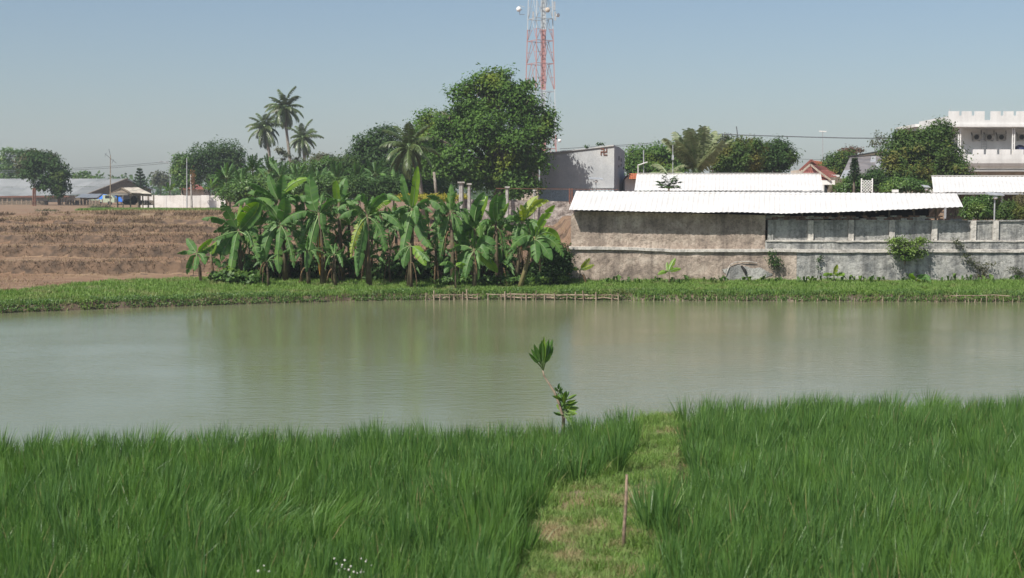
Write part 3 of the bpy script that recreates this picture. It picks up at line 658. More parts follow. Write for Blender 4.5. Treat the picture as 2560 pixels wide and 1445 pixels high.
banana('knee high banana sucker in front of the shaded gap', 57.2, 1139, (1138, 668), [((1122,660),(1112,682),8,HC),((1150,655),(1165,670),8,BR),((1138,680),(1141,706),8,HC),((1120,645),(1100,662),8)], r0=.05, sheaths=0)
banana('low banana plant in the shade under the broad dark leaf', 58.0, 770, (768, 630), [], 8, 52, r0=.1)
banana('low banana plant beside the yellow dead leaf', 57.7, 838, (836, 640), [], 8, 50, r0=.09)
banana('banana sucker at the foot of the second tall plant', 57.3, 668, (666, 655), [], 7, 45, r0=.07)
banana('shaded banana plant behind the bright upright leaf', 60.3, 1075, (1072, 575), [], 9, 70, r0=.12)
banana('shaded banana plant between the first two tall ones', 60.4, 652, (650, 572), [], 9, 72, r0=.12)
banana('shaded banana plant right of the big arching one', 60.4, 757, (755, 560), [], 9, 74, r0=.12)
banana('shaded banana plant in the middle of the row, brown stem', 60.2, 960, (958, 572), [], 9, 72, r0=.12)
banana('shaded banana plant behind the fruit bearing one', 60.3, 1262, (1258, 600), [], 8, 60, r0=.11)
banana('low banana plant left of the concrete post', 58.6, 1088, (1090, 628), [], 7, 52, r0=.09)
for lb_, px, cy_ in [('shaded banana plant at the back left of the row, behind the tall left one', 622, 600), ('shaded banana plant behind the broad dark upright leaf', 790, 575), ('shaded banana plant behind the comb like torn leaves', 930, 600), ('shaded banana plant at the back between the torn one and the bright upright leaf', 990, 560), ('shaded banana plant behind the concrete post banana', 1110, 590), ('shaded banana plant behind the pair of dark folded leaves', 1210, 600), ('shaded banana plant at the back before the dense bush', 1330, 610), ('dense shaded banana plant below the arching left leaf', 690, 620), ('dense shaded banana plant under the rolled leaf', 850, 610), ('dense shaded banana plant under the fruit', 1170, 600)]:
    banana(lb_, 59.8+random.uniform(-.3, .8), px, (px, cy_), [], 15, 60, r0=.1, amin=-150, amax=150)
for i_ in range(15):       # suckers filling the foot of the row: nothing tells them apart
    px = 585+i_*55+random.uniform(-14, 14)
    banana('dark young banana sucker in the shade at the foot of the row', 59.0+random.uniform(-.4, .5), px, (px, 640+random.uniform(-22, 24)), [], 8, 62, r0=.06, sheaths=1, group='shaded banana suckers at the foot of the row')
# fruit bunch
fb = MB(); fp = P(1228, 590, 58.3)
for k in range(14): fb.ell((fp.x+random.uniform(-.06,.06), fp.y-.05, fp.z-.15+.03*k), (.035, .035, .07), 6, 4)

# background banana grove and single ones
gl = ['dark banana plant left of the wide drooping one behind the field', 'wide drooping banana plant behind the end of the white wall', 'banana plant with upright leaves under the left palm', 'banana plant between the two left palms', 'banana plant at the foot of the tall palm trunk', 'banana plant right of the tall palm trunk', 'banana plant under the right small palm', 'banana plant with pale leaf in the middle of the grove', 'banana plant before the dark grey green tree', 'big leaved banana plant left of the leaning palm', 'banana plant at the foot of the leaning palm', 'low banana plant at the left end of the grove']
gp = [(566,448),(604,462),(632,428),(672,430),(700,445),(742,452),(790,458),(842,450),(895,450),(938,440),(985,465),(575,478)]
for lb, (a, b_) in zip(gl, gp):
    banana(lb, random.uniform(112, 124), a, (a, b_), [], 16, 54, r0=.1, group='banana plants in the grove behind the field', sheaths=1, mats=('ban','bandark','bandark'), amin=-115, amax=110)
banana('bright banana plant behind the left part of the white wall', 172, 424, (424, 480), [], 7, 36, r0=.12, sheaths=0, group='banana plants behind the white wall', mats=('ban','banbright'), amin=-75, amax=75)
banana('bright banana plant behind the right part of the white wall', 172, 531, (531, 476), [], 8, 42, r0=.12, sheaths=0, group='banana plants behind the white wall', mats=('ban','banbright'), amin=-80, amax=80)
# young bananas before the plaster wall
banana('yellow green banana sucker at the left corner of the plaster wall', 59.2, 1453, (1450, 676), [((1462,660),(1474,646),6,YE),((1468,668),(1485,662),5,YE),((1435,668),(1424,674),4,YE)], r0=.03, sheaths=1, group='young bananas before the plaster wall')
banana('bright banana sucker on a thin stalk before the brown plaster', 59.0, 1672, (1672, 680), [((1676,665),(1688,646),6,BR),((1660,675),(1645,686),5,BR),((1685,672),(1702,672),5,BR),((1668,668),(1668,656),4,BR)], r0=.03, sheaths=0, group='young bananas before the plaster wall')
banana('banana sucker with a yellow upright leaf before the grey plaster', 59.0, 2086, (2084, 690), [((2086,678),(2093,662),6,YE),((2072,682),(2058,688),5,BR),((2098,682),(2112,686),5,BR)], r0=.03, sheaths=0, group='young bananas before the plaster wall')
banana('banana sucker with one bright leaf fallen to the right, below the wall bush', 58.8, 2293, (2290, 700), [((2278,690),(2274,684),5,BR),((2290,700),(2302,712),6,YE),((2318,680),(2326,705),6,HC),((2305,680),(2310,700),5,HC)], r0=.03, sheaths=0, group='young bananas before the plaster wall')

# leafy seedlings in a line along the wall foot
def seedling_mesh(seed):
    random.seed(seed); mb = MB()
    for k in range(6):
        a = random.uniform(0, 2*PI); L = random.uniform(.22, .42); d = Vector((math.cos(a), math.sin(a), 0)); w = Vector((-d.y, d.x, 0))*.045
        p0 = d*.02; p1 = d*L*.25+Vector((0, 0, L*.7)); p2 = d*L*.65+Vector((0, 0, L*random.uniform(.3, .9)))
        mb.add([p0-w*.3, p0+w*.3, p1+w, p1-w], [(0, 1, 2, 3)]); mb.add([p1-w, p1+w, p2], [(0, 1, 2)])
    return mb.mesh('leafy_seedling', M['lush'])
sm = [seedling_mesh(40+k) for k in range(5)]; random.seed(21)
px = 1520
while px < 2600:
    D = 59.1+random.uniform(-.3, .3); x = P(px, 500, D).x
    o = link('leafy_seedling', random.choice(sm)); o.location = (x, D, gz(x, D)-.02); o.rotation_euler[2] = random.uniform(0, 6); s = random.uniform(.8, 1.35); o.scale = (s, s, s)
    tag(o, 'knee high green leafy seedling in the line along the foot of the plaster wall', 'seedling', 'leafy seedlings along the wall foot')
    px += random.uniform(9, 20) if random.random() < .85 else 45

# ------------------------------------------------------------------ trees and bushes
tree('big_tree', 'biggest tree, rounded and bright green, in front of the radio tower', 113.6, [(1330,395,42,45),(1168,216,16,16),(1108,288,16,14),(1372,318,12,18),(1325,208,18,12),(1075,345,14,16),(1145,240,20,18),(1215,190,18,12),(1262,188,22,12),(1312,455,36,34),(1140,430,45,36),(1090,400,26,26),(1245,225,70,45),(1180,260,55,45),(1300,265,62,55),(1345,325,42,40),(1130,315,45,45,1),(1210,330,75,55,-1),(1290,350,60,50,-1),(1100,370,38,48,1),(1160,400,60,45,-1),(1240,415,65,50),(1290,430,45,45),(1110,430,36,28),(1275,470,45,30),(1195,450,45,25), (1365,290,22,25), (1205,205,25,22)], (1250, 505), M['tree'], 52000, .30, .42, .42, shell=.3, perc=75, dk=.62)
tree('round_tree', 'dark round tree left of the coconut palms', 178, [(545,390,48,40),(500,410,45,40),(585,400,30,40),(470,430,30,35),(560,440,50,40)], (545, None), M['treedark'], 15000, .33, .3, .42)
tree('round_tree', 'pale leafy tree on the left edge of the dark round tree', 174, [(452,400,16,14),(445,425,20,16),(460,450,24,20)], (458, None), M['lush'], 3000, .35, .15, .35)
tree('dark_tree', 'dark tree with thin lower leaves standing alone before the grey roof', 190, [(95,405,34,28),(135,415,22,24),(80,430,30,22),(150,450,26,34),(115,455,34,26),(145,480,18,16),(160,430,10,14)], (149, 510), M['treedark'], 9000, .40, .22, .36, shell=.3)
tree('olive_tree', 'brownish olive tree left of the dark lone tree', 196, [(90,395,34,18),(68,415,28,22),(120,400,25,18)], (82, 510), M['treeolive'], 4200, .42, .12, .4)
tree('almond_tree', 'bright tiered tree at the left edge of the picture', 262, [(35,378,26,10),(10,395,20,12),(55,395,18,12),(20,420,30,14),(30,440,40,16)], (30, None), M['lush'], 4500, .45, .2, .4, perc=30)
tree('shade_tree', 'grey green tree behind the leaning palm', 135, [(925,360,40,26),(970,345,30,28),(900,385,30,26),(945,400,60,40),(945,330,16,10)], (930, None), M['treedark'], 9000, .3, .25, .4)
tree('shade_tree', 'leafy tree between the leaning palm and the big tree', 118, [(1060,340,40,40),(1040,380,40,40),(1075,300,24,26),(1065,430,30,40)], (1092, None), M['tree'], 9000, .27, .2, .34)
tree('grove_shrub', 'wide mass of shrubs in the grove under the small right palm', 128, [(760,430,60,30),(820,420,40,24),(700,450,50,30),(640,455,50,30),(810,460,70,30)], (760, None), M['lush'], 13000, .26, .12, .3, cat='shrub')
tree('grove_shrub', 'shrubs filling the grove left of the leaning palm', 126, [(880,450,60,40),(950,460,60,40),(1010,440,40,50),(860,410,30,24)], (920, None), M['treedark'], 12000, .26, .12, .3, cat='shrub')
tree('grove_shrub', 'low dark shrubs behind the end of the white wall', 134, [(600,470,50,30),(660,480,50,25),(720,485,50,22),(580,490,30,14)], (620, None), M['treedark'], 6500, .26, .1, .3, cat='shrub', trunk=False)
tree('small_tree', 'small thin tree beside the tall palm trunk', 185, [(706,375,12,8),(716,392,10,7),(742,400,12,8)], (716, None), M['treeolive'], 500, .4, .08, .3)
tree('brown_bush', 'brownish tree top right of the small right palm', 160, [(805,400,28,14),(840,408,20,10)], (815, None), M['treeolive'], 2600, .3, .1, .3)
tree('grove_shrub', 'leafy green shrubs at the foot of the grove, left of the tall palm trunk', 108, [(590,478,40,20),(640,470,40,26),(690,475,40,24)], (640, None), M['lush'], 7000, .22, .08, .26, cat='shrub', trunk=False)
tree('grove_shrub', 'leafy green shrubs at the foot of the grove, right of the tall palm trunk', 108, [(750,470,44,28),(800,465,44,30),(850,468,40,28)], (800, None), M['lush'], 8000, .22, .08, .26, cat='shrub', trunk=False)
tree('grove_shrub', 'dark leafy shrubs under the leaning palm behind the yellow hedge', 108, [(900,468,40,30),(950,470,40,28),(1000,462,40,28),(1050,470,36,26),(1100,470,30,26)], (980, None), M['treedark'], 9000, .22, .08, .26, cat='shrub', trunk=False)
# yellow hedge
tree('hedge', 'clipped yellow hedge in front of the leaning palm', 98, [(1000+k*22, 494, 16, 9) for k in range(8)], (1070, None), M['hedge'], 6000, .11, .05, .14, cat='hedge', trunk=False)
tree('dense_bush', 'dense dark bush between the last banana and the plaster wall', 59.0, [(1388,640,28,30),(1400,672,22,34),(1370,680,20,26),(1410,650,14,40)], (1392, None), M['treedark'], 8000, .13, .05, .15, cat='bush')
tree('undergrowth_bush', 'low broad leaved bush at the left foot of the banana row', 57.8, [(548,695,20,14),(575,690,24,16),(610,698,18,12),(640,692,18,14)], (575, None), M['lush'], 1500, .17, .03, .15, cat='bush', aspect=.8)
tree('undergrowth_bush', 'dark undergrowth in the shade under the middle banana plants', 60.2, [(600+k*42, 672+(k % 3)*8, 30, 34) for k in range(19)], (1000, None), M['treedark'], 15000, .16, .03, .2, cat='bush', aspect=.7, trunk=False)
tree('undergrowth_bush', 'leafy undergrowth along the foot of the right banana plants', 58.4, [(1120+k*46, 698, 22, 8) for k in range(6)], (1240, None), M['lush'], 1500, .13, .03, .12, cat='bush', aspect=.7, trunk=False)
# right side
tree('wide_tree', 'wide dark tree mass right of the grey building', 128, [(1590,395,34,26),(1640,385,36,22),(1690,390,36,30),(1610,420,50,26),(1680,425,50,26),(1715,370,26,22)], (1640, None), M['tree'], 16000, .26, .3, .38)
tree('thin_tree', 'thin feathery tree behind the pale palm', 140, [(1700,365,18,14),(1770,355,24,16),(1810,350,20,12),(1790,375,26,20)], (1780, None), M['treeolive'], 2600, .26, .12, .3)
tree('mango_tree', 'mango tree with yellowish new leaves right of the pale palm', 108, [(1840,375,34,24),(1815,405,36,28),(1860,400,36,30),(1885,365,22,16)], (1850, None), M['mango'], 15000, .22, .25, .28)
tree('mango_tree', 'dark mango tree joined to the right of the yellowish one', 112, [(1920,385,42,30),(1950,400,34,30),(1900,410,40,26),(1962,372,10,14),(1978,390,10,14),(1945,365,12,18)], (1920, None), M['treedark'], 13000, .22, .25, .28)
tree('flame_tree', 'tree with reddish top leaves beside the orange roof', 116, [(2110,395,34,18),(2085,415,30,20),(2120,425,30,20),(2075,430,24,14)], (2100, None), M['mango'], 7000, .2, .15, .26)
tree('flame_tree', 'thin reddish tree top behind the tree beside the orange roof', 122, [(2125,375,18,6),(2108,382,14,6),(2145,378,10,6)], (2120, None), M['redleaf'], 800, .22, .08, .2)
tree('bare_tree', 'nearly bare pale tree left of the big mango', 118, [(2200,345,14,14),(2185,355,14,12),(2215,360,12,16)], (2200, None), M['treeolive'], 420, .2, .08, .25)
tree('big_mango_tree', 'big spreading mango tree in front of the white castle like house', 100, [(2350,330,28,30),(2290,365,50,36),(2240,380,34,36),(2350,385,48,45),(2290,425,62,40),(2380,430,48,40),(2230,430,30,40),(2425,458,32,22),(2260,340,24,16),(2320,345,24,24)], (2310, None), M['mango'], 30000, .21, .35, .28)
tree('garden_bush', 'low bright green bush at the foot of the big mango', 92, [(2265,462,44,18),(2230,470,28,14),(2300,468,24,14)], (2265, None), M['lush'], 4500, .17, .05, .2, cat='bush')
tree('garden_bush', 'green bush left of the white trellis', 92, [(2130,455,24,14),(2110,470,22,12),(2145,470,16,12)], (2128, None), M['lush'], 3200, .17, .05, .2, cat='bush')
tree('garden_bush', 'dark bush behind the white trellis', 97, [(2185,440,26,16),(2160,450,20,14),(2200,458,26,18)], (2180, None), M['treedark'], 3500, .17, .05, .2, cat='bush')
tree('garden_bush', 'green bush under the rightmost shed roof, left of the lamp', 69, [(2435,510,22,20),(2455,525,26,22),(2475,498,16,12),(2420,535,14,14)], (2445, None), M['lush'], 7000, .11, .05, .15, cat='bush')
tree('garden_bush', 'yellowish bush under the rightmost shed roof, right of the lamp', 69, [(2515,520,20,18),(2535,530,26,20),(2500,535,16,12)], (2520, None), M['mango'], 5000, .11, .05, .15, cat='bush')
tree('garden_bush', 'brownish bush at the right edge under the shed roof', 70, [(2560,505,20,26),(2590,520,30,26)], (2570, None), M['treeolive'], 3500, .11, .05, .15, cat='bush')
tree('wall_bush', 'small feathery bush growing out of the plaster wall', 59.55, [(2268,608,42,8),(2260,625,38,10),(2290,632,38,10),(2262,645,24,7),(2240,600,22,7),(2300,600,22,6)], (2265, 655), M['lush'], 3200, .10, .03, .12, cat='bush', dk=.45)
tree('creeper', 'dark creeper hanging on the wall at the start of the recessed panels', 59.75, [(1928,640,8,14),(1942,660,12,10),(1945,650,8,8)], (1935, 700), M['treedark'], 420, .09, .02, .1, cat='creeper', trunk=False, dk=.2)
tree('creeper', 'thin creeper strip below the second pilaster', 59.8, [(2050,650,5,18),(2048,670,4,8)], (2050, 700), M['treedark'], 180, .08, .02, .07, cat='creeper', trunk=False, dk=.2)
tree('creeper', 'dead brown creeper running down the wall near the right edge', 59.75, [(2390,600,7,12),(2402,618,7,12),(2412,640,10,8),(2430,655,16,8),(2448,672,16,10),(2455,690,14,10),(2480,660,14,4)], (2440, 700), M['treeolive'], 900, .09, .02, .1, cat='creeper', trunk=False, dk=.2)
tree('creeper', 'low creeper on the wall foot at the right edge', 59.7, [(2545,680,16,8),(2530,668,8,5)], (2540, 700), M['treeolive'], 260, .09, .02, .1, cat='creeper', trunk=False, dk=.2)
# papaya in front of the middle roof
t = empty('papaya_tree', (P(1672, 500, 74).x, 74, gz(P(1672, 500, 74).x, 74)), 'small papaya tree standing out dark against the middle white roof', 'tree')
mb = MB(); mb.tube([t.location, P(1672, 462, 74)], [.07, .05], 7); mb.build('trunk', M['trunk'], t, True)
for k in range(34):
    a = k*2.4; el = random.uniform(-.15, 1.1); L = random.uniform(.3, .66); c_ = P(1672, 464, 74); d = Vector((math.cos(a)*math.cos(el), math.sin(a)*math.cos(el), math.sin(el))); e = c_+d*L
    mb = MB(); mb.tube([c_, e], .008, 4)
    for q in range(7):
        b_ = -1.9+q*.63; ax = Vector((-d.y, d.x, 0)).normalized(); dd = (d*math.cos(b_)*.8+ax*math.sin(b_)+Vector((0, 0, -.35))).normalized()*.25; wv = dd.cross(Vector((0, 0, 1))).normalized()*.07
        mb.add([e, e+dd*.55+wv, e+dd, e+dd*.55-wv], [(0, 1, 2, 3)])
    mb.build('leaf', M['treedark'], t)

def conifer(label, D, px, ybase, ytop, wpx, nt_=8, mat='conifer'):
    b_ = P(px, ybase, D); tp = P(px, ytop, D); t = empty('conifer', (b_.x, D, gz(b_.x, D)), label, 'tree')
    mb = MB(); mb.tube([(b_.x, D, gz(b_.x, D)), tp], [.14, .02], 6); mb.build('trunk', M['trunk'], t, True)
    C = []; Nn = []; H = tp.z-b_.z
    for k in range(nt_):
        z = b_.z+H*(k+.2)/nt_; r_ = wpx*D/F*(1-(k)/nt_)**.8+.1
        for a in np.linspace(0, 2*PI, 9)[:-1]+rng.uniform(0, 1):
            s = rng.uniform(.1, 1, 26); C.append(np.stack([b_.x+np.cos(a)*r_*s, D+np.sin(a)*r_*s, z+.35*r_*s*s+rng.normal(0, .05, 26)], 1)); Nn.append(np.tile([0, 0, 1.], (26, 1)))
    v, f = leafcloud(np.concatenate(C), np.concatenate(Nn), .28*D/150, .45, .5); link('crown', npmesh('crown', v, [f], [M[mat]]), t)
conifer('pointed conifer behind the field between warehouse and white wall', 215, 350, 480, 418, 20)
conifer('narrow tiered conifer before the dark patched roof', 90, 2136, 450, 394, 14, 7)
tree('distant_tree', 'pale distant tree left of the street lamp', 290, [(400,440,16,10),(392,450,12,10),(410,452,14,10)], (400, None), M['treeolive'], 900, .55, .12, .5)
tree('distant_tree', 'small distant tree seen above the warehouse ridge', 270, [(192,442,10,6),(210,436,8,8),(232,443,18,4)], (210, None), M['lush'], 700, .5, .1, .4)
# palms
palm('tallest coconut palm with a bent grey trunk', 200, 729, [(727,420),(719,350),(713,300),(712,268)], 50, 30, r0=.2, group='three coconut palms above the grove')
palm('left coconut palm leaning left, lower than the tallest', 204, 676, [(673,380),(667,345),(662,318)], 48, 28, r0=.2, group='three coconut palms above the grove')
palm('right coconut palm, lowest of the three above the grove', 196, 762, [(761,400),(759,365),(757,345)], 44, 28, r0=.2, group='three coconut palms above the grove')
palm('coconut palm leaning left with a thin curved trunk beside the big tree', 106, 1062, [(1048,440),(1032,400),(1022,368)], 74, 24, r0=.14)
palm('pale palm with fronds standing up right of the grey building', 104, 1742, [(1742,432)], 100, 26, mat='palmlight', ups=(52, 88), nm='fan_like_palm', bendm=.5, r0=.25)
palm('low feathery palm behind the middle roof, left of the pale palm', 104, 1670, [(1670,440)], 62, 12, mat='palmlight', ups=(0, 60), nm='low_palm', bendm=1.3, r0=.1)
for px_, (a, b_) in ((1092, (1085, 430)),):
    MB().tube([P(px_, 497, 104), P(a, b_, 104)], [.12, .1], 7).build('leaning_trunk', M['palmtrunk'], None, True)
tag(bpy.data.objects['leaning_trunk'], 'bare leaning grey trunk between the leaning palm and the big tree', 'tree trunk')

# far treeline, too far to tell trees apart
C = []; Nn = []
for k in range(900):
    x = random.uniform(-190, 260); y = random.uniform(330, 420); h = 2.5+2.5*(1+float(nz(x, 0, .06, 2)))+random.uniform(0, 1.2)
    m_ = 26; C.append(np.stack([rng.normal(x, 1.6, m_), rng.normal(y, 1.6, m_), 3.6+rng.uniform(.1, 1, m_)*h], 1)); Nn.append(rng.normal(0, .5, (m_, 3))+[0, -.4, .8])
v, f = leafcloud(np.concatenate(C), np.concatenate(Nn), 1.1, .7); tag(link('distant_treeline', npmesh('distant_treeline', v, [f], [M['treedark']])), kind='stuff')

# ------------------------------------------------------------------ radio tower
def tower():
    m, nt, b = newmat('red_and_white_tower_paint'); g = N(nt, 'ShaderNodeNewGeometry'); sp = N(nt, 'ShaderNodeSeparateXYZ'); nt.links.new(g.outputs['Position'], sp.inputs[0])
    D = 250; z1, z2, z3 = pz(340, D), pz(225, D), pz(75, D)
    mr = N(nt, 'ShaderNodeMapRange'); nt.links.new(sp.outputs[2], mr.inputs[0]); mr.inputs[1].default_value = 0; mr.inputs[2].default_value = 50
    r_ = N(nt, 'ShaderNodeValToRGB'); r_.color_ramp.interpolation = 'CONSTANT'; e = r_.color_ramp.elements
    for q in range(2): e.new(.5)
    red, wh = (.40,.20,.185,1), (.42,.45,.47,1)
    for q, (p, c_) in enumerate(((0, red), (z1/50, wh), (z2/50, red), (z3/50, wh))): e[q].position = p; e[q].color = c_
    nt.links.new(mr.outputs[0], r_.inputs[0]); nt.links.new(r_.outputs[0], b.inputs['Base Color']); b.inputs['Roughness'].default_value = .6
    c0 = P(1350, 500, D); g0 = gz(c0.x, D); t = empty('radio_tower', (c0.x, D, g0), 'tall red and white lattice radio tower behind the big tree', 'radio tower')
    ztop = 47; rot = R(28)
    def hw(z): return 3.15*(1-(z-g0)/110)          # half width
    def cor(k, z):
        a = rot+PI/4+k*PI/2; r0 = hw(z)*1.414*.72; return Vector((c0.x+r0*math.cos(a), D+r0*math.sin(a), z))
    lev = [g0]+[pz(y, D) for y in (440, 372, 302, 230, 160, 103, 48)]; 
    while lev[-1] < ztop: lev.append(lev[-1]+4)
    for k in range(4): MB().bar(cor(k, g0), cor(k, lev[-1]), .17).build('leg', m, t)
    for a_, b_ in zip(lev[:-1], lev[1:]):
        for k in range(4):
            k2 = (k+1) % 4; mid = (a_+b_)/2
            MB().bar(cor(k, b_), cor(k2, b_), .10).build('girt', m, t)
            top = (cor(k, b_)+cor(k2, b_))/2; lo1, lo2 = cor(k, a_), cor(k2, a_)
            MB().bar(top, lo1, .065).build('brace', m, t); MB().bar(top, lo2, .065).build('brace', m, t)
            MB().bar(top.lerp(lo1, .5), cor(k, mid), .05).build('strut', m, t); MB().bar(top.lerp(lo2, .5), cor(k2, mid), .05).build('strut', m, t)
    cc = Vector((c0.x+.55, D, 0)); 
    for dx in (-.38, .38): MB().bar((cc.x+dx, D, g0), (cc.x+dx, D, lev[-1]), .16).build('ladder_rail', m, t)
    MB().box(cc.x-.26, cc.x+.26, D+.1, D+.16, g0, lev[-1]).build('cable_tray', m, t)
    for k in range(60): z = g0+.7*k; MB().bar((cc.x-.38, D, z), (cc.x+.38, D, z), .05).build('rung', m, t)
    def dish(px, py, r, dy, nm='dish', col='white'):
        p = P(px, py, D+dy); d = empty(nm, p, 'round '+{'white': 'pale', 'plcream': 'yellowish'}[col]+' dish antenna on the '+('left' if px < 1320 else 'centre' if px < 1380 else 'lower right' if py > 100 else 'upper right')+' of the radio tower', 'dish antenna')
        mb = MB(); n = 16
        mb.tube([p+Vector((0, -.3, 0)), p+Vector((0, -.22, 0)), p+Vector((0, .1, 0)), p+Vector((0, .35, 0))], [r*.98, r, r, r*.3], n); mb.build('drum', M[col], d, True)
        MB().bar(p+Vector((0, .3, 0)), p+Vector((.6 if px < 1320 else -.6, .9, 0)), .08).build('mount', M['steel'], d)
    dish(1297, 23, .43, -2); dish(1369, 25, .43, -2, col='plcream'); dish(1395, 38, .33, -1.5)
    dish(1399, 352, .3, -1.5)
    for (x0, y0, x1, y1) in ((1299, 36, 1312, 36), (1299, 36, 1299, 14), (1299, 14, 1312, 18)): MB().bar(P(x0, y0, D-1.6), P(x1, y1, D-1.6), .08).build('dish_arm', M['steel'], t)
    for (x_, y_) in ((1333, 40), (1386, 15), (1388, 40)):
        p = P(x_, y_, D-2.6); MB().box(p.x-.17, p.x+.17, p.y-.15, p.y+.15, p.z-.75, p.z+.75).build('panel_antenna', M['steel'], t)
tower()

# ------------------------------------------------------------------ grey tall building with emblem
def barn():
    a = P(1350, 500, 118); c_ = P(1535, 500, 115.5); e = P(1561, 500, 121)
    zt = [pz(386, 118), pz(364, 115.5), pz(378, 121)]; zb = 3.0
    t = empty('windowless_building', (c_.x, c_.y, zb), 'tall windowless grey building with a sloping top and a dark red emblem', 'building')
    back = a+(e-c_)
    zm = pz(470, 117)
    A, Cc, E, B = [Vector((p.x, p.y, 0)) for p in (a, c_, e, back)]
    mb = MB()
    def pt_(v, z): return (v.x, v.y, z)
    mb.add([pt_(A, zm), pt_(Cc, zm), pt_(Cc, zt[1]), pt_(A, zt[0])], [(0, 1, 2, 3)])
    mb.add([pt_(Cc, zb), pt_(E, zb), pt_(E, zt[2]), pt_(Cc.lerp(E, .45), zt[1]-.02), pt_(Cc, zt[1])], [(0, 1, 2, 3, 4)])
    mb.add([pt_(E, zb), pt_(B, zb), pt_(B, zt[0]), pt_(E, zt[2])], [(0, 1, 2, 3)])
    mb.add([pt_(B, zb), pt_(A, zb), pt_(A, zt[0]), pt_(B, zt[0])], [(0, 1, 2, 3)])
    mb.build('wall', M['plbarn'], t)
    mb = MB(); mb.add([pt_(A, zt[0]-.1), pt_(Cc, zt[1]-.1), pt_(E, zt[2]-.1), pt_(B, zt[0]-.1)], [(0, 1, 2), (0, 2, 3)]); mb.build('roof', M['plbarn'], t)
    d = (Cc-A).normalized(); nrm = Vector((d.y, -d.x, 0))
    mb = MB(); off = nrm*.05; mb.prism([pt_(A+off, zb), pt_(Cc+off, zb), pt_(Cc+off, zm), pt_(A+off, zm)], -nrm*.3); mb.build('painted_base', M['plblue'], t)
    mb = MB(); mb.bar(A+off*1.5+Vector((0, 0, zm)), Cc+off*1.5+Vector((0, 0, zm)), .08, .06); mb.build('ledge', M['plbarn'], t)
    mb = MB(); mb.bar(A+nrm*.02+Vector((0, 0, zt[0]+.02)), Cc+nrm*.02+Vector((0, 0, zt[1]+.02)), .22, .10); mb.build('parapet_cap', M['plbarn'], t)
    # emblem: open brick slots, arms as in the photo
    k = 113/F; ce = P(1510, 380, 113)
    def onw(px, py):
        # point on the front face plane under a pixel
        r0 = P(px, py, 1)-Vector((0, 0, CH)); o = Vector((0, 0, CH)); s = (Cc-o).dot(nrm)/ (r0.dot(nrm)) if abs(r0.dot(nrm)) > 1e-6 else 113
        s = ((Vector((Cc.x, Cc.y, CH))-o).dot(nrm))/(Vector((r0.x, r0.y, 0)).dot(nrm)); return o+r0*s
    for (x0, y0, x1, y1) in ((1510, 371.5, 1510, 388), (1502, 379.5, 1518, 379.5), (1502, 372, 1510, 372), (1510, 387, 1518.5, 387), (1517, 371.5, 1517, 379.5), (1503, 379.5, 1503, 388)):
        MB().bar(onw(x0, y0)+nrm*.02, onw(x1, y1)+nrm*.02, .085, .085, up=tuple(nrm)).build('emblem_bar', M['rust'], t)
    for (fx, z0, h_) in ((.42, 7.3, .35), (.62, 7.2, .3), (.42, 6.7, .2), (.62, 6.8, .25), (.85, 6.6, .2), (.85, 5.3, .25)):
        q = Cc.lerp(E, fx); dd = (E-Cc).normalized(); n2 = Vector((dd.y, -dd.x, 0))
        mb = MB(); mb.bar(q+n2*.01+Vector((0, 0, z0)), q+n2*.01+Vector((0, 0, z0+h_)), .1, .05); mb.build('vent_slot', M['dark'], t)
    return t
barn()
for (px_, lb) in ((1463, 'tiny weed tuft growing on the left part of the grey building top'), (1500, 'tiny weed tuft on the grey building top near the emblem'),):
    tree('roof_weed', lb, 113, [(px_, 368 if px_ < 1480 else 360, 7, 3)], (px_, 372 if px_ < 1480 else 366), M['treedark'], 60, .16, .01, .1, cat='weed', trunk=False)
# cream house left of it
h = empty('cream_house', (P(1335, 500, 122).x, 122, 3.2), 'cream house with an orange tiled roof edge squeezed between big tree and grey building', 'house')
MB().box(pxx(1290, 122), pxx(1347, 122), 122, 128, 3.0, pz(412, 122)).build('wall', M['plcream'], h)
MB().box(pxx(1346, 118), pxx(1350, 118), 119, 119.3, 3.0, pz(450, 118)).build('white_column', M['white'], h)
MB().box(pxx(1333, 120), pxx(1340, 120), 120, 120.3, 3.0, pz(470, 120)).build('white_column', M['white'], h)
mb = MB(); a = P(1285, 410, 121); b_ = P(1350, 410, 121); mb.prism([(a.x, 121, a.z), (b_.x, 121, b_.z), (b_.x, 123, pz(393, 121)), (a.x, 123, pz(393, 121))], (0, .1, -.12)); mb.build('roof', M['tileorange'], h)
# far wall (rubble) behind the bananas with posts, rail and rusty gate
w2 = empty('rubble_wall', (P(1120, 500, 90).x, 90, 2), 'old rubble wall behind the right banana plants', 'wall')
grid_wall('wall_face', P(1160, 500, 90).x, P(1450, 500, 90).x, lambda x: 2.0, lambda x: float(np.interp(x, [P(1160,500,90).x, P(1450,500,90).x], [pz(498, 90), pz(504, 90)])), 90, M['plrubble'], .05, .3, .4, 3, w2)
for px_, y0, w_, lb in ((1268, 470, .2, 'concrete post on the rubble wall before the big tree'), (1153, 458, .28, 'pale concrete power pole at the left end of the rubble wall'), (1173, 462, .2, 'short round topped pipe post beside the pale concrete pole'), (1335, 478, .1, 'thin white post at the right end of the rubble wall rail')):
    t = empty('concrete_post', (P(px_, 500, 89.6).x, 89.6, 2.2), lb, 'post'); p = P(px_, y0, 89.6)
    mb = MB(); mb.tube([(p.x, 89.6, 2.2), p], [w_*.62, w_*.5], 6); mb.build('shaft', M['conc'], t)
    mb = MB(); mb.box(p.x-w_*.8, p.x+w_*.8, 89.6-w_*.8, 89.6+w_*.8, p.z, p.z+.1); mb.build('cap', M['conc'], t)
rf = empty('iron_fence', (P(1420, 500, 89.8).x, 89.8, 3.8), 'rusty iron fence with a top rail running before the grey building', 'fence')
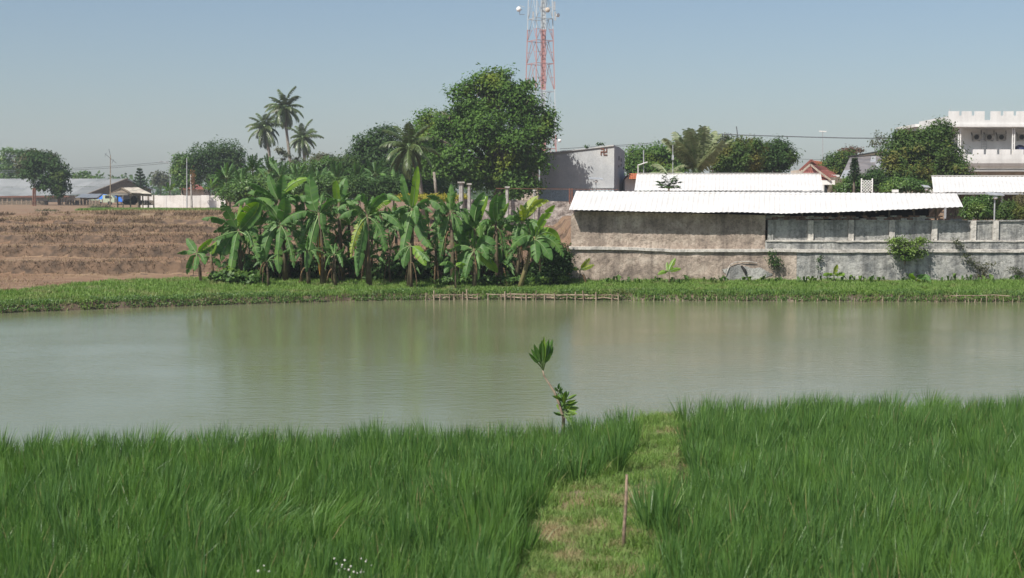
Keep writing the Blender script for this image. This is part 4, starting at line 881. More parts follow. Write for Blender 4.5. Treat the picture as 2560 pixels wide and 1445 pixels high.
MB().bar(P(1240, 471, 89.8), P(1545, 474, 89.8), .035).build('rail', M['rust'], rf)
for px_ in list(range(1425, 1545, 8)): MB().bar(P(px_, 473, 89.8), P(px_, 508, 89.8), .02).build('bar', M['rust'], rf)
for px_ in (1424, 1430): MB().bar(P(px_, 471, 89.7), P(px_, 510, 89.7), .1).build('gate_post', M['rust'], rf)
# solar lamp style poles
def lamp(label, D, px, ytop, ybase, headw, kind='panel', r_=.035):
    p = P(px, ytop, D); g = gz(p.x, D); t = empty('street_lamp', (p.x, D, g), label, 'lamp post')
    mb = MB(); mb.tube([(p.x, D, g), p], r_, 7); mb.build('pole', M['steel'], t)
    if kind == 'panel':
        mb = MB(); mb.prism([(p.x-headw, D-.25, p.z+.04), (p.x+headw, D-.25, p.z), (p.x+headw, D+.25, p.z+.12), (p.x-headw, D+.25, p.z+.16)], (0, 0, .03)); mb.build('solar_panel', M['steel'], t)
        mb = MB(); mb.ell((p.x, D-.1, p.z-.08), (.12, .1, .08), 8, 5); mb.build('lamp_head', M['white'], t, True)
    return t
lamp('white solar lamp before the right part of the plaster wall bushes', 65, 2487, 490, 548, .36)
lamp('small solar lamp seen against the lower grey building wall', 92, 1490, 450, 478, .45)
lamp('small lamp with two thin posts behind the long shed near the mango', 82, 2315, 470, 484, .2)
# antenna pair pole at 1600
t = empty('antenna_pole', (P(1610, 500, 95).x, 95, 3.0), 'thin pole with a white tilted panel at the left end of the middle roof', 'antenna')
MB().bar(P(1609, 375, 95), (P(1609, 500, 95).x, 95, 2.9), .06).build('pole', M['steel'], t)
MB().bar(P(1594, 413, 95), P(1618, 405, 95), .5, .06).build('panel', M['white'], t)
MB().bar(P(1595, 413, 95), (P(1595, 500, 95).x, 95, 2.9), .05).build('prop', M['white'], t)
t = empty('antenna_pole', (P(1682, 500, 100).x, 100, 3.0), 'thin grey pole behind the middle roof before the wide tree', 'antenna')
MB().bar(P(1682, 362, 100), (P(1682, 500, 100).x, 100, 2.9), .05).build('pole', M['steel'], t)
MB().bar(P(1682, 388, 99.9), P(1682, 400, 99.9), .14).build('pole_box', M['steel'], t)
t = empty('antenna_pole', (P(2057, 500, 150).x, 150, 3.0), 'tall thin mast with a small white antenna above the orange roof', 'antenna')
MB().bar(P(2057, 327, 150), (P(2057, 500, 150).x, 150, 2.9), .07).build('pole', M['steel'], t)
MB().bar(P(2048, 328, 150), P(2066, 329, 150), .16, .1).build('antenna_head', M['white'], t)
t = empty('antenna_pole', (P(1843, 500, 140).x, 140, 3.0), 'slanted dark aerial above the mango trees', 'antenna')
MB().bar(P(1841, 316, 140), P(1845, 345, 140), .09).build('aerial', M['wire'], t); MB().bar(P(1845, 345, 140), (P(1846, 500, 140).x, 140, 2.9), .08).build('pole', M['steel'], t)

# ------------------------------------------------------------------ tiled houses
def gable(nm, label, D, poly, depth, mat, parts=()):
    pass
def tiled_roof(parent, a, b_, c_, d_, mat, rows=8, cols=16, name='tile_course', lift=.035):
    """plane a(left eave) b(right eave) c(right ridge) d(left ridge), laid as overlapping courses"""
    a, b_, c_, d_ = map(Vector, (a, b_, c_, d_)); nrm = (b_-a).cross(d_-a).normalized()
    if nrm.z < 0: nrm = -nrm
    for r_ in range(rows):
        t0 = r_/rows; t1 = (r_+1.15)/rows; t1 = min(t1, 1.0); mb = MB(); v = []; f = []
        n = cols*2
        for tt, up in ((t0, lift), (t1, 0)):
            l = a.lerp(d_, tt); r2 = b_.lerp(c_, tt)
            for q in range(n+1): p = l.lerp(r2, q/n)+nrm*(up+(.03 if q % 2 else 0)+.004*r_ % .01); v.append(p)
        for q in range(n+1): p = a.lerp(d_, t0).lerp(b_.lerp(c_, t0), q/n); v.append(p)
        for q in range(n): f += [(q, q+1, n+2+q, n+1+q), (2*n+2+q, 2*n+3+q, q+1, q)]
        mb.add(v, f); mb.build(name, mat, parent)
h = empty('tiled_house', (P(2060, 500, 112).x, 112, 3.2), 'house with a dark red tiled roof and a white gable edge behind the middle roof', 'house')
# gable facing camera, ridge going right/back
def q3(px, py, D): return P(px, py, D)
tiled_roof(h, q3(2000, 434, 110), q3(2036, 434, 110), q3(2026, 412, 110.4), q3(2025, 412, 110.4), M['tilered'], 6, 6)
tiled_roof(h, q3(2028, 440, 110.3), q3(2100, 447, 113), q3(2072, 418, 117), q3(2026, 411, 110.4), M['tilered'], 9, 12)
tiled_roof(h, q3(2050, 450, 108.3), q3(2073, 451, 108.3), q3(2048, 431, 109.0), q3(2047, 431, 109.0), M['tilered'], 6, 6)
tiled_roof(h, q3(2060, 445, 110), q3(2101, 449, 110), q3(2070, 425, 113), q3(2045, 428, 110.4), M['tilered'], 6, 8)
for (a, b_) in (((2000,434),(2026,411)), ((2026,411),(2046,428)), ((2046,428),(2076,450))): MB().bar(q3(*a, 108.2), q3(*b_, 108.2), .10, .14).build('gable_edge', M['plcream'], h)
MB().box(P(2040, 500, 109).x, P(2103, 500, 109).x, 108.3, 109, pz(462, 109), pz(451, 109)).build('white_fascia', M['white'], h)
MB().box(P(1998, 500, 111).x, P(2098, 500, 111).x, 111, 117, 3.2, pz(437, 111)).build('wall', M['plwhouse'], h)
for (x0, x1, y0, y1) in ((2050, 2064, 463, 478), (2074, 2088, 464, 480)):
    MB().box(P(x0, 500, 109).x, P(x1, 500, 109).x, 110.9, 110.98, pz(y1, 111), pz(y0, 111)).build('window', M['glass'], h)
h = empty('tiled_house', (P(2060, 500, 130).x, 130, 3.2), 'orange tiled roof with a dark gable behind the dark red one', 'house')
tiled_roof(h, q3(2060, 420, 128), q3(2082, 412, 132), q3(2073, 407, 136), q3(2028, 401, 128), M['tileorange'], 7, 10)
mb = MB(); mb.prism([q3(2000, 425, 128), q3(2060, 424, 128), q3(2028, 401, 128)], (0, .3, 0)); mb.build('gable', M['rust'], h)
MB().box(P(2003, 500, 129).x, P(2080, 500, 129).x, 129, 134, 3.2, pz(424, 129)).build('wall', M['plcream'], h)
for (a, b_) in (((1999,426),(2028,400)), ((2028,400),(2061,422))): MB().bar(q3(*a, 127.8), q3(*b_, 127.8), .12, .16).build('gable_edge', M['tilered'], h)
# patched roof
h = empty('patched_barn', (P(2165, 500, 106).x, 106, 3.2), 'old barn with a patched dark grey roof left of the big mango', 'barn')
A_, B_, C_, D_ = q3(2100, 447, 104), q3(2222, 440, 104), q3(2216, 388, 112), q3(2126, 392, 112)
for r_ in range(3):
    for c2 in range(7):
        u0, u1 = c2/7, (c2+1.04)/7; v0, v1 = r_/3, (r_+1.06)/3; f_ = lambda u, v_: A_.lerp(B_, u).lerp(D_.lerp(C_, u), v_)
        o = MB().prism([f_(u0, v0), f_(u1, v0), f_(u1, min(1, v1)), f_(u0, min(1, v1))], (0, 0, .02)).build('roof_panel', M['roofold'] if (r_*7+c2) % 6 else M['steel'], h); o.location.z += .012*(c2 % 2)+.03*(2-r_)*0+.02*((r_+1) % 2)
mb = MB(); mb.prism([q3(2126, 391, 112), q3(2213, 378, 112), q3(2213, 389, 112)], (0, .2, 0)); mb.build('upper_gable', M['wood'], h)
MB().bar(q3(2120, 392, 111.7), q3(2216, 376, 111.7), .3, .12).build('ridge', M['dark'], h)
MB().box(P(2112, 500, 105).x, P(2215, 500, 105).x, 105.4, 111, 3.2, pz(441, 105.4)).build('wall', M['wood'], h)
MB().bar(q3(2180, 436, 103.7), q3(2210, 432, 103.9), .5, .05).build('red_patch', M['tilered'], h)
# small red roof by the white wall, and small orange roof left of roof 2
def small_house(label, D, px0, px1, yr, ye, yb, mt):
    k = (px0+px1)/2; h = empty('small_house', (P(k, 500, D).x, D, gz(P(k, 500, D).x, D)), label, 'house')
    tiled_roof(h, q3(px0, ye, D), q3(px1, ye, D), q3(px1-(px1-px0)*.2, yr, D+2.5), q3(px0+(px1-px0)*.2, yr, D+2.5), M[mt], 5, 12)
    MB().box(P(px0+5, 500, D).x, P(px1-5, 500, D).x, D+.5, D+5, gz(P(k, 500, D).x, D)-.2, pz(ye+1, D)).build('wall', M['plcream'], h)
    tiled_roof(h, q3(px0, ye, D+5), q3(px1, ye, D+5), q3(px1-(px1-px0)*.2, yr, D+2.51), q3(px0+(px1-px0)*.2, yr, D+2.51), M[mt], 2, 8)
small_house('small house with a rusty red roof just behind the white wall', 190, 446, 512, 462, 474, 500, 'tilered')
h = empty('small_house', (P(1575, 500, 118).x, 118, 3.2), 'small house gable with an orange roof between grey building and middle roof', 'house')
mb = MB(); mb.prism([q3(1562, 448, 118), q3(1588, 448, 118), q3(1573, 437, 118)], (0, 4, 0)); mb.build('gable', M['plwhouse'], h)
tiled_roof(h, q3(1592, 450, 117.5), q3(1592, 450, 122), q3(1573, 434, 122), q3(1573, 434, 117.5), M['tileorange'], 5, 6)
tiled_roof(h, q3(1560, 448, 117.5), q3(1560, 448, 122), q3(1573, 434, 122), q3(1573, 434, 117.5), M['tileorange'], 5, 6)
tiled_roof(h, q3(1573, 448, 116.5), q3(1600, 448, 117), q3(1600, 434, 119), q3(1573, 434, 118), M['tileorange'], 4, 6)
MB().box(P(1562, 500, 118).x, P(1592, 500, 118).x, 118, 122, 3.2, pz(448, 118)).build('wall', M['plwhouse'], h)

# ------------------------------------------------------------------ white castle-like house on the right
D0 = 110.0
X = lambda px, D=D0: P(px, 500, D).x
Z = lambda py, D=D0: pz(py, D)
h = empty('white_house', (X(2400), D0, 3.2), 'white two storey house with castle like battlements and a row of wall units', 'house')
xe = X(2740)
MB().box(X(2372), xe, D0+2.6, D0+2.85, 3.2, Z(317.5)).build('wall', M['plwhouse'], h)
MB().box(X(2372), X(2372)+.2, D0+2.0, D0+9, 3.2, Z(317.5)).build('wall', M['plwhouse'], h)
MB().box(X(2368), xe, D0-.1, D0+9, Z(317), Z(310)).build('roof_slab', M['plwhouse'], h)
MB().box(X(2368), xe, D0-.02, D0+.18, Z(310), Z(300)).build('parapet', M['plwhouse'], h)
MB().box(X(2368), X(2368)+.18, D0+.18, D0+8, Z(310), Z(290)).build('parapet', M['plwhouse'], h)
mx = [(2368,2394),(2401,2425),(2433,2457),(2473,2497),(2505,2529),(2537,2561),(2577,2601),(2609,2633),(2641,2665)]
for a, b_ in mx: MB().box(X(a), X(b_), D0-.022, D0+.178, Z(289), Z(278)).build('battlement', M['plwhouse'], h)
for a, b_ in ((2368,2457),(2473,2561),(2577,2665)): MB().box(X(a), X(b_), D0-.021, D0+.179, Z(300), Z(289)).build('parapet', M['plwhouse'], h)
for a in (2458, 2562): MB().box(X(a), X(a+15), D0-.025, D0+.17, Z(306), Z(298)).build('parapet_block', M['plwhouse'], h) if False else None
# lower balcony parapet, curving in underneath
mb = MB(); prof = [(0, Z(386)), (0, Z(398)), (.02, Z(408)), (.15, Z(416)), (.5, Z(424)), (1.3, Z(428)), (2.6, Z(428)), (2.6, Z(427)), (.25, Z(405)), (.2, Z(386))]
mb.prism([(X(2398), D0+a, z) for a, z in prof], (xe-X(2398), 0, 0)); mb.build('balcony', M['plwhouse'], h)
for k in range(11):
    a = 2398+k*33.3 if k else 2398; b_ = 2398+k*33.3+25.5 if k else 2411
    MB().box(X(a if k else 2398), X(a+25.5 if k else 2411), D0-.003, D0+.197, Z(386), Z(373.5)).build('battlement', M['plwhouse'], h) if X(a+25) < xe else None
MB().box(X(2400), xe, D0+.2, D0+2.6, Z(428), Z(426)).build('balcony_floor', M['plwhouse'], h)
for px_ in (2396, 2401, 2531, 2536, 2661, 2666): MB().box(X(px_)-.035, X(px_)+.035, D0+.25, D0+.32, Z(386), Z(317)).build('column', M['white'], h)
for px_ in (2398, 2533):
    for yy in (325, 342, 358): MB().bar((X(px_-2), D0+.28, Z(yy)), (X(px_+3), D0+.28, Z(yy)), .04).build('column_tie', M['white'], h)
MB().box(X(2440), xe, D0+3.2, D0+3.4, 3.2, Z(428)).build('ground_floor_wall', M['plcream'], h)
MB().box(X(2523), X(2531), D0+3.1, D0+3.19, Z(441), Z(432)).build('window', M['glass'], h)
for k, px_ in enumerate((2432, 2464, 2494, 2545)):
    u = MB(); u.box(X(px_, 112), X(px_+20, 112), D0+2.15, D0+2.55, Z(350, 112), Z(335, 112))
    o = u.build('outdoor_unit', M['conc'], h); c_ = ((X(px_, 112)+X(px_+12, 112))/2+.05, D0+2.13, (Z(350, 112)+Z(335, 112))/2)
    f_ = MB(); f_.tube([(c_[0], D0+2.1, c_[2]), (c_[0], D0+2.148, c_[2])], .19, 14); f_.build('fan_grille', M['dark'], o)
    br = MB(); br.bar((X(px_+2, 112), D0+2.2, Z(351, 112)), (X(px_+2, 112), D0+2.6, Z(351, 112)), .05); br.bar((X(px_+18, 112), D0+2.2, Z(351, 112)), (X(px_+18, 112), D0+2.6, Z(351, 112)), .05); br.build('bracket', M['steel'], o)
    pp = MB(); pp.tube([(X(px_+1, 112), D0+2.5, Z(340, 112)), (X(px_-2, 112), D0+2.55, Z(330, 112))], .03, 5); pp.tube([(X(px_+22, 112), D0+2.5, Z(345, 112)), (X(px_+24, 112), D0+2.55, Z(338, 112)), (X(px_+23, 112), D0+2.55, Z(325, 112))], .025, 5); pp.build('pipe', M['dark'], h)
for px_ in (2455, 2468): MB().bar((X(px_, 112), D0+2.4, Z(322, 112)), (X(px_, 112), D0+2.4, Z(375, 112)), .03).build('ladder_rail', M['steel'], h)
for k in range(9): MB().bar((X(2455, 112), D0+2.4, Z(324+k*6, 112)), (X(2468, 112), D0+2.4, Z(324+k*6, 112)), .025).build('rung', M['steel'], h)
for (a, b_, y0, y1) in ((2534, 2539, 318, 326),): MB().box(X(a, 112), X(b_, 112), D0+2.5, D0+2.59, Z(y1, 112), Z(y0, 112)).build('meter_box', M['dark'], h)
MB().ell((X(2538, 112), D0+1.2, Z(376, 111)), (.5, .4, .45), 12, 8).build('water_drum', plain('dark_blue_plastic', (.02, .03, .09), .4), h, True)
MB().tube([(X(2371), D0+.1, Z(280)), (X(2371), D0+.1, Z(272))], .04, 6).build('lightning_rod', M['steel'], h)
MB().box(X(2285, 118), X(2368, 118), 118, 124, Z(317, 118), Z(310, 118)).build('side_roof', M['plwhouse'], h)
MB().box(X(2292, 118), X(2366, 118), 118.2, 123.6, Z(325, 118), Z(317, 118)).build('side_cornice', M['plwhouse'], h)
MB().box(X(2296, 118), X(2366, 118), 118.6, 123, 3.2, Z(325, 118)).build('side_wall', M['plcream'], h)

# white trellis
t = empty('trellis', (P(2165, 500, 88).x, 88, 3), 'white wooden lattice trellis behind the long shed roof', 'trellis')
tx0, tx1, tz0, tz1 = P(2153, 500, 88).x, P(2180, 500, 88).x, pz(482, 88), pz(450, 88)
for x_ in (tx0, tx1): MB().box(x_-.03, x_+.03, 87.95, 88.05, 2.9, tz1+.1).build('post', M['white'], t)
for k in range(7):
    s = (tz1-tz0)*.22*k
    for sg in (1, -1):
        pts = []
        for q in np.linspace(0, 1, 30):
            x_ = tx0+(tx1-tx0)*q; z_ = tz0-.35+s+sg*(x_-tx0)+(0 if sg > 0 else .7)
            if tz0 <= z_ <= tz1: pts.append((x_, 87.98 if sg > 0 else 88.0, z_))
        if len(pts) > 2: MB().bar(pts[0], pts[-1], .02, .035).build('slat', M['white'], t)
# small white tank lid and box over the long shed
t = empty('white_box', (P(2240, 500, 78).x, 78, 3), 'small white box on a post seen just over the long shed roof', 'box')
MB().box(P(2233, 500, 78).x, P(2246, 500, 78).x, 78, 78.3, pz(481, 78), pz(474, 78)).build('box_body', M['white'], t); MB().box(P(2239, 500, 78).x, P(2240, 500, 78).x, 78.1, 78.15, 2.8, pz(481, 78)).build('post', M['white'], t)

# ------------------------------------------------------------------ warehouse, yard and hut on the left
DWa = 236
h = empty('warehouse', (P(200, 500, DWa).x, DWa, 3.5), 'long warehouse with a pale grey corrugated gable roof behind the left trees', 'warehouse')
e0, e1, r0_, r1_ = q3(118, 489, DWa), q3(200, 489, DWa), q3(165, 447, DWa+16), q3(315, 447, DWa+16)
def sheet_rows(parent, A_, B_, C_, D_, nu, nv, mat, nm='roof_sheet'):
    f_ = lambda u, v_: A_.lerp(B_, u).lerp(D_.lerp(C_, u), v_)
    for r_ in range(nv):
        for c2 in range(nu):
            l = .02*((c2+r_) % 2)
            a, b_, c_, d_ = f_(c2/nu, r_/nv), f_((c2+1)/nu, r_/nv), f_((c2+1)/nu, (r_+1)/nv), f_(c2/nu, (r_+1)/nv)
            v = []; n = 12
            for q in range(n+1):
                lo, hi = a.lerp(b_, q/n), d_.lerp(c_, q/n); dz = l+(.05 if q % 2 else 0); v += [lo+Vector((0, 0, dz+.04)), hi+Vector((0, 0, dz))]
            MB().add(v, [(2*q, 2*q+2, 2*q+3, 2*q+1) for q in range(n)]).build(nm, mat, parent)
sheet_rows(h, q3(-60, 492, DWa), q3(172, 489, DWa), q3(250, 447, DWa+14), q3(-40, 447, DWa+14), 9, 2, M['roofgrey'])
sheet_rows(h, q3(172.5, 489, DWa), q3(215, 487, DWa), q3(318, 447, DWa+14), q3(250.5, 447, DWa+14), 3, 2, M['roofgrey'])
mb = MB(); mb.prism([q3(205, 505, DWa+.2), q3(215, 488, DWa+.2), q3(318, 448, DWa+14.2), q3(378, 475, DWa+26), q3(378, 506, DWa+26)], (-.3, .1, 0)); mb.build('gable_wall', M['wood'], h)
mb = MB(); mb.prism([q3(318, 447, DWa+14), q3(382, 472, DWa+26), q3(384, 475, DWa+26), q3(318, 450, DWa+14)], (-2, .4, .05)); mb.build('far_roof', M['roofgrey'], h)
MB().bar(q3(213, 488, DWa-.1), q3(318, 447, DWa+14), .3, .25).build('barge_board', M['wood'], h)
MB().box(P(-60, 500, DWa+2).x, P(205, 500, DWa+2).x, DWa+2, DWa+2.3, 3.4, pz(489, DWa+2)).build('wall', M['plwhite'], h)
MB().bar(q3(-60, 492.5, DWa-.2), q3(172, 491, DWa-.2), .2, .25).build('gutter', M['rust'], h)
h2 = empty('lean_to_shed', (P(240, 500, 214).x, 214, 3.5), 'low lean to shed with a pale sheet roof beside the blue tarpaulin', 'shed')
sheet_rows(h2, q3(186, 495, 212), q3(242, 496, 212), q3(256, 485, 220), q3(205, 485, 220), 4, 1, M['steel'])
MB().box(P(190, 500, 216).x, P(244, 500, 216).x, 216, 219, 3.2, pz(494, 216)).build('wall', M['wood'], h2)
for px_ in (188, 230): MB().bar((P(px_, 500, 212).x, 212.3, 3.2), q3(px_, 495, 212.3), .15).build('post', M['wood'], h2)
t = empty('tarpaulin', (P(275, 500, 205).x, 205, 3.4), 'bright blue tarpaulin canopy beside the hut', 'tarpaulin')
v = [];  f = []
for a in range(9):
    for b_ in range(5):
        px_ = 243+62*a/8; top = np.interp(a, [0, 2, 3, 8], [498, 486, 486, 493]); y_ = top+(506-top)*b_/4*.9
        v.append(P(px_+b_*.4, y_+.6*math.sin(a*2+b_), 205-b_*.5+.25*math.sin(a*1.9)))
for a in range(8):
    for b_ in range(4): q = a*5+b_; f.append((q, q+5, q+6, q+1))
MB().add(v, f).build('canopy', M['tarp'], t, True)
for px_ in (247, 303): MB().bar((P(px_, 500, 204).x, 204, 3.2), q3(px_, 492, 204.4), .1).build('pole', M['wood'], t)
# small pickup truck
t = empty('pickup_truck', (P(252, 500, 200).x, 200, gz(P(252, 500, 200).x, 200)), 'small pale green truck parked in front of the blue tarpaulin', 'truck')
gx = P(240, 500, 200).x; g0 = 3.25; cg = plain('pale_green_paint', (.5, .56, .42), .4)
MB().prism([(gx+.9, 200, g0+.4), (gx+2.6, 200, g0+.4), (gx+2.6, 200, g0+.95), (gx+2.15, 200, g0+1.5), (gx+.95, 200, g0+1.5)], (0, 1.5, 0)).build('cab', cg, t)
MB().box(gx-1.2, gx+.85, 200, 201.5, g0+.5, g0+.85).build('bed', cg, t)
MB().prism([(gx+1.3, 199.98, g0+.98), (gx+2.3, 199.98, g0+.98), (gx+2.05, 199.98, g0+1.4), (gx+1.3, 199.98, g0+1.4)], (0, .02, 0)).build('window', M['glass'], t)
for a in (-.7, 1.95):
    MB().tube([(gx+a, 199.95, g0+.3), (gx+a, 200.15, g0+.3)], .3, 14).build('wheel', M['rubber'], t)
# yard fence of bamboo stakes
yf_ = empty('yard_fence', (P(100, 500, 198).x, 198, 3.2), 'low pale stake fence in front of the warehouse', 'fence')
for k, px_ in enumerate(list(range(-30, 100, 12))+list(range(200, 262, 8))+[150, 156, 163, 168, 174, 180, 186]):
    MB().bar((P(px_, 500, 198).x, 198, 3.2), P(px_+random.uniform(-1, 1), 499+random.uniform(-2, 2), 198), .12).build('stake', M['bamboo'], yf_)
MB().box(P(-60, 500, 199).x, P(120, 500, 199).x, 199, 199.1, 3.2, pz(502, 199)).build('fence_panel', M['wood'], yf_)
MB().box(P(165, 500, 199).x, P(250, 500, 199).x, 199, 199.1, 3.2, pz(501, 199)).build('fence_panel', M['wood'], yf_)
# white boundary wall behind the field
ww = empty('white_wall', (P(470, 500, 168).x, 168, 3), 'long off white boundary wall behind the brown field', 'wall')
n = 10; xa, xb = P(352, 500, 168).x, P(566, 500, 168).x
for k in range(n):
    a = xa+(xb-xa)*k/n; b_ = xa+(xb-xa)*(k+1)/n
    MB().box(a+.004, b_-.004, 168+.02*(k % 2), 168.25, 2.8, pz(488.5, 168)+.03*math.sin(k*2)).build('wall_bay', M['plwhite'], ww)
# hut
hd = 160; hx0, hx1 = P(291, 500, hd).x, P(372, 500, hd).x
hg = gz((hx0+hx1)/2, hd); t = empty('field_hut', ((hx0+hx1)/2, hd, hg), 'open wooden field hut with a faded sheet roof at the edge of the field', 'hut')
zz = lambda py, D=hd: pz(py, D)
for (px_, d_) in ((294, 0), (326, 0), (335, 2.2), (357, 0), (372, 2.2), (294, 2.2), (358, 2.2), (345, 0)):
    MB().bar((P(px_, 500, hd).x, hd+d_, hg-.1), (P(px_, 500, hd).x, hd+d_, zz(486)), .13).build('post', M['wood'], t)
def panel(pts, nm, mt, th=.05): return MB().prism([P(*p) for p in pts], (0, 0, -th)).build(nm, M[mt], t)
sheet_rows(t, P(329, 483, hd-.8), P(380, 487, hd-.8), P(345, 469, hd+1.4), P(304, 470, hd+1.4), 4, 1, M['roofhut'])
sheet_rows(t, P(329, 484, hd+3.6), P(380, 487, hd+3.6), P(345, 469, hd+1.42), P(304, 470, hd+1.42), 3, 1, M['roofhut'])
sheet_rows(t, P(270, 489, hd-1.0), P(318, 490, hd-1.0), P(326, 482, hd+.6), P(283, 482, hd+.6), 4, 1, M['roofhut'])
mb = MB(); mb.prism([P(281, 482, hd+.2), P(328, 482, hd+.2), P(304, 471, hd+1.2)], (0, .1, 0)); mb.build('gable', M['wood'], t)
MB().bar(P(304, 470, hd+.9), P(277, 484, hd+.2), .12, .16).build('barge_board', M['wood'], t); MB().bar(P(304, 470, hd+.9), P(330, 484, hd-.6), .12, .16).build('barge_board', M['wood'], t)
MB().bar(P(329, 486, hd-.5), P(379, 489, hd-.5), .1, .2).build('eave_beam', M['wood'], t)
for k in range(7): MB().box(P(331+k*6, 500, hd).x, P(336.4+k*6, 500, hd).x, hd+2.2, hd+2.26, hg+.4, zz(501)+.02*(k % 2)).build('back_board', M['wood'], t)
for k in range(8): MB().box(P(294+k*10, 500, hd).x, P(303+k*10, 500, hd).x, hd+.2, hd+2.1, hg+.42, hg+.48).build('platform_plank', M['wood'], t)
# person-like bundle is not clear in the photo: a dark heap of straw and sacks on the platform
hp = P(318, 500, hd); mb = MB(); mb.ell((hp.x, hd+1, hg+.75), (.85, .5, .35), 12, 7); mb.ell((hp.x+.5, hd+1.1, hg+.95), (.4, .4, .5), 10, 6)
tag(mb.build('sack_heap', M['dark'], None, True), 'dark heap of sacks on the platform of the field hut', 'sacks')
# poles and wires on the left
t = empty('antenna_pole', (P(275, 500, 158).x, 158, 2.9), 'tall bamboo pole with a bare tv aerial left of the hut', 'antenna')
MB().tube([(P(275, 500, 158).x, 158, 2.8), P(276, 450, 158), P(276, 388, 158)], [.07, .055, .04], 6).build('pole', M['bamboo'], t)
MB().bar(P(262, 384, 158), P(291, 408, 158), .04).build('aerial_boom', M['wire'], t); MB().bar(P(276, 388, 158), P(272, 372, 158), .04).build('aerial_rod', M['wire'], t)
for (a, b_) in (((266, 382), (262, 392)), ((284, 399), (280, 408))): MB().bar(P(*a, 158), P(*b_, 158), .03).build('aerial_element', M['wire'], t)
t = empty('street_lamp', (P(425, 500, 240).x, 240, 3.5), 'thin street lamp with its arm reaching left behind the white wall', 'lamp post')
MB().tube([(P(425, 500, 240).x, 240, 3.5), P(426, 410, 240), P(420, 406, 240), P(402, 403, 240)], [.1, .08, .06, .05], 6).build('pole', M['steel'], t); MB().bar(P(404, 403, 240), P(398, 403.5, 240), .3, .12).build('lamp_head', M['steel'], t)
for px_, yt, lb in ((467, 395, 'thin dark utility pole before the dark round tree'), (83, 500, None)):
    if lb: t = empty('utility_pole', (P(px_, 500, 165).x, 165, 3), lb, 'pole'); MB().tube([(P(px_, 500, 165).x, 165, 2.8), P(px_, yt, 165)], [.08, .05], 6).build('shaft', M['steel'], t)
t = empty('utility_pole', (P(478, 500, 166).x, 166, 3), 'short pale pole wrapped in orange leaves behind the small red roof', 'pole')
MB().tube([(P(479, 500, 166).x, 166, 2.8), P(477, 436, 166)], [.14, .09], 6).build('shaft', M['conc'], t)
C = rng.normal(0, 1, (260, 3))*[.14, .14, .5]+np.array(P(482, 446, 166)); v, f = leafcloud(C, np.tile([0, -.5, .5], (260, 1)), .22, .5)
link('climbing_leaves', npmesh('climbing_leaves', v, [f], [leafmat('orange_leaf', [(.25, .12, .05), (.18, .11, .05)])]), t)
for px_, lb in ((83, 'left of the two dark poles under the lone dark tree'), (88, 'right of the two dark poles under the lone dark tree')):
    t = empty('wooden_pole', (P(px_, 500, 186).x, 186, 3), lb, 'pole'); MB().tube([(P(px_, 500, 186).x, 186, 3.0), P(px_, 470, 186)], .11, 6).build('shaft', M['rust'], t)
def wire(label, D0_, D1_, pts, r_=.022):
    k = len(pts); mb = MB(); mb.tube([P(a, b_, D0_+(D1_-D0_)*i/(k-1)) for i, (a, b_) in enumerate(pts)], r_, 4); tag(mb.build('overhead_cable', M['wire']), label, 'cable')
wire('upper overhead cable across the sky on the left', 240, 240, [(-20,428),(100,424),(180,421),(260,417),(340,411),(430,403)], .035)
wire('lower overhead cable just below the upper one on the left', 240, 240, [(-20,432),(100,428),(180,425),(260,421),(340,415),(430,407)], .035)
wire('overhead cable from the street lamp towards the palms', 240, 220, [(430,403),(560,400),(700,395),(800,393),(880,398)], .03)
wire('thick overhead cable rising from the grey building to the pale palm', 150, 140, [(1400,372),(1500,366),(1600,360),(1700,350),(1760,345)], .03)
wire('thin overhead cable just under the thick one by the grey building', 150, 140, [(1400,377),(1500,370),(1600,363),(1700,354),(1760,348)], .015)
wire('thick overhead cable across the sky left of the big mango', 140, 125, [(1760,334),(1900,339),(2000,342),(2120,345),(2260,346)], .045)
wire('low thin cable above the orange roof', 140, 140, [(1980,397),(2040,399),(2100,399)], .02)

# ------------------------------------------------------------------ bamboo edging along the far water line
def yfp(px):
    D = 56.0
    for _ in range(4): D = float(y_far(np.array([P(px, 500, D).x]))[0])
    return D
be = empty('bamboo_edging', (P(1300, 500, 56).x, 56, 0), 'low bamboo edging of stakes and split rails along the far water line', 'fence')
sx = [1062,1084,1098,1122,1135,1154,1169,1192,1219,1252,1263,1279,1286,1306,1315,1331,1339,1362,1389,1416,1439,1461,1492,1529,1548]
for k, px_ in enumerate(sx):
    D = yfp(px_)-.16; x_ = P(px_, 500, D).x; hgt = random.uniform(.2, .34)+(.1 if k % 5 == 1 else 0)
    MB().tube([(x_, D, -.3), (x_+random.uniform(-.06, .06), D+random.uniform(-.03,.03), hgt)], random.uniform(.018, .03), 6).build('stake', M['bamboo'], be)
for row, zr, xsr in ((0, .2, [(1080,1140),(1125,1195),(1215,1262),(1250,1345),(1335,1395),(1385,1470),(1450,1555)]), (1, .09, [(1084,1125),(1150,1192),(1255,1310),(1300,1392),(1400,1480),(1470,1550)])):
    for a, b_ in xsr:
        pts = []
        for q in np.linspace(a, b_, 5): D = yfp(q)-.13+.03*(row); pts.append((P(q, 500, D).x, D, zr+random.uniform(-.035, .035)))
        MB().tube(pts, random.uniform(.014, .026), 6).build('rail', M['bamboo'], be)
sk = MB(); sk.tube([(0, 0, -.3), (.01, 0, .2), (-.008, 0, .62)], [.016, .015, .011], 6); skm = sk.mesh('bank_stake', M['bamboo'], True)
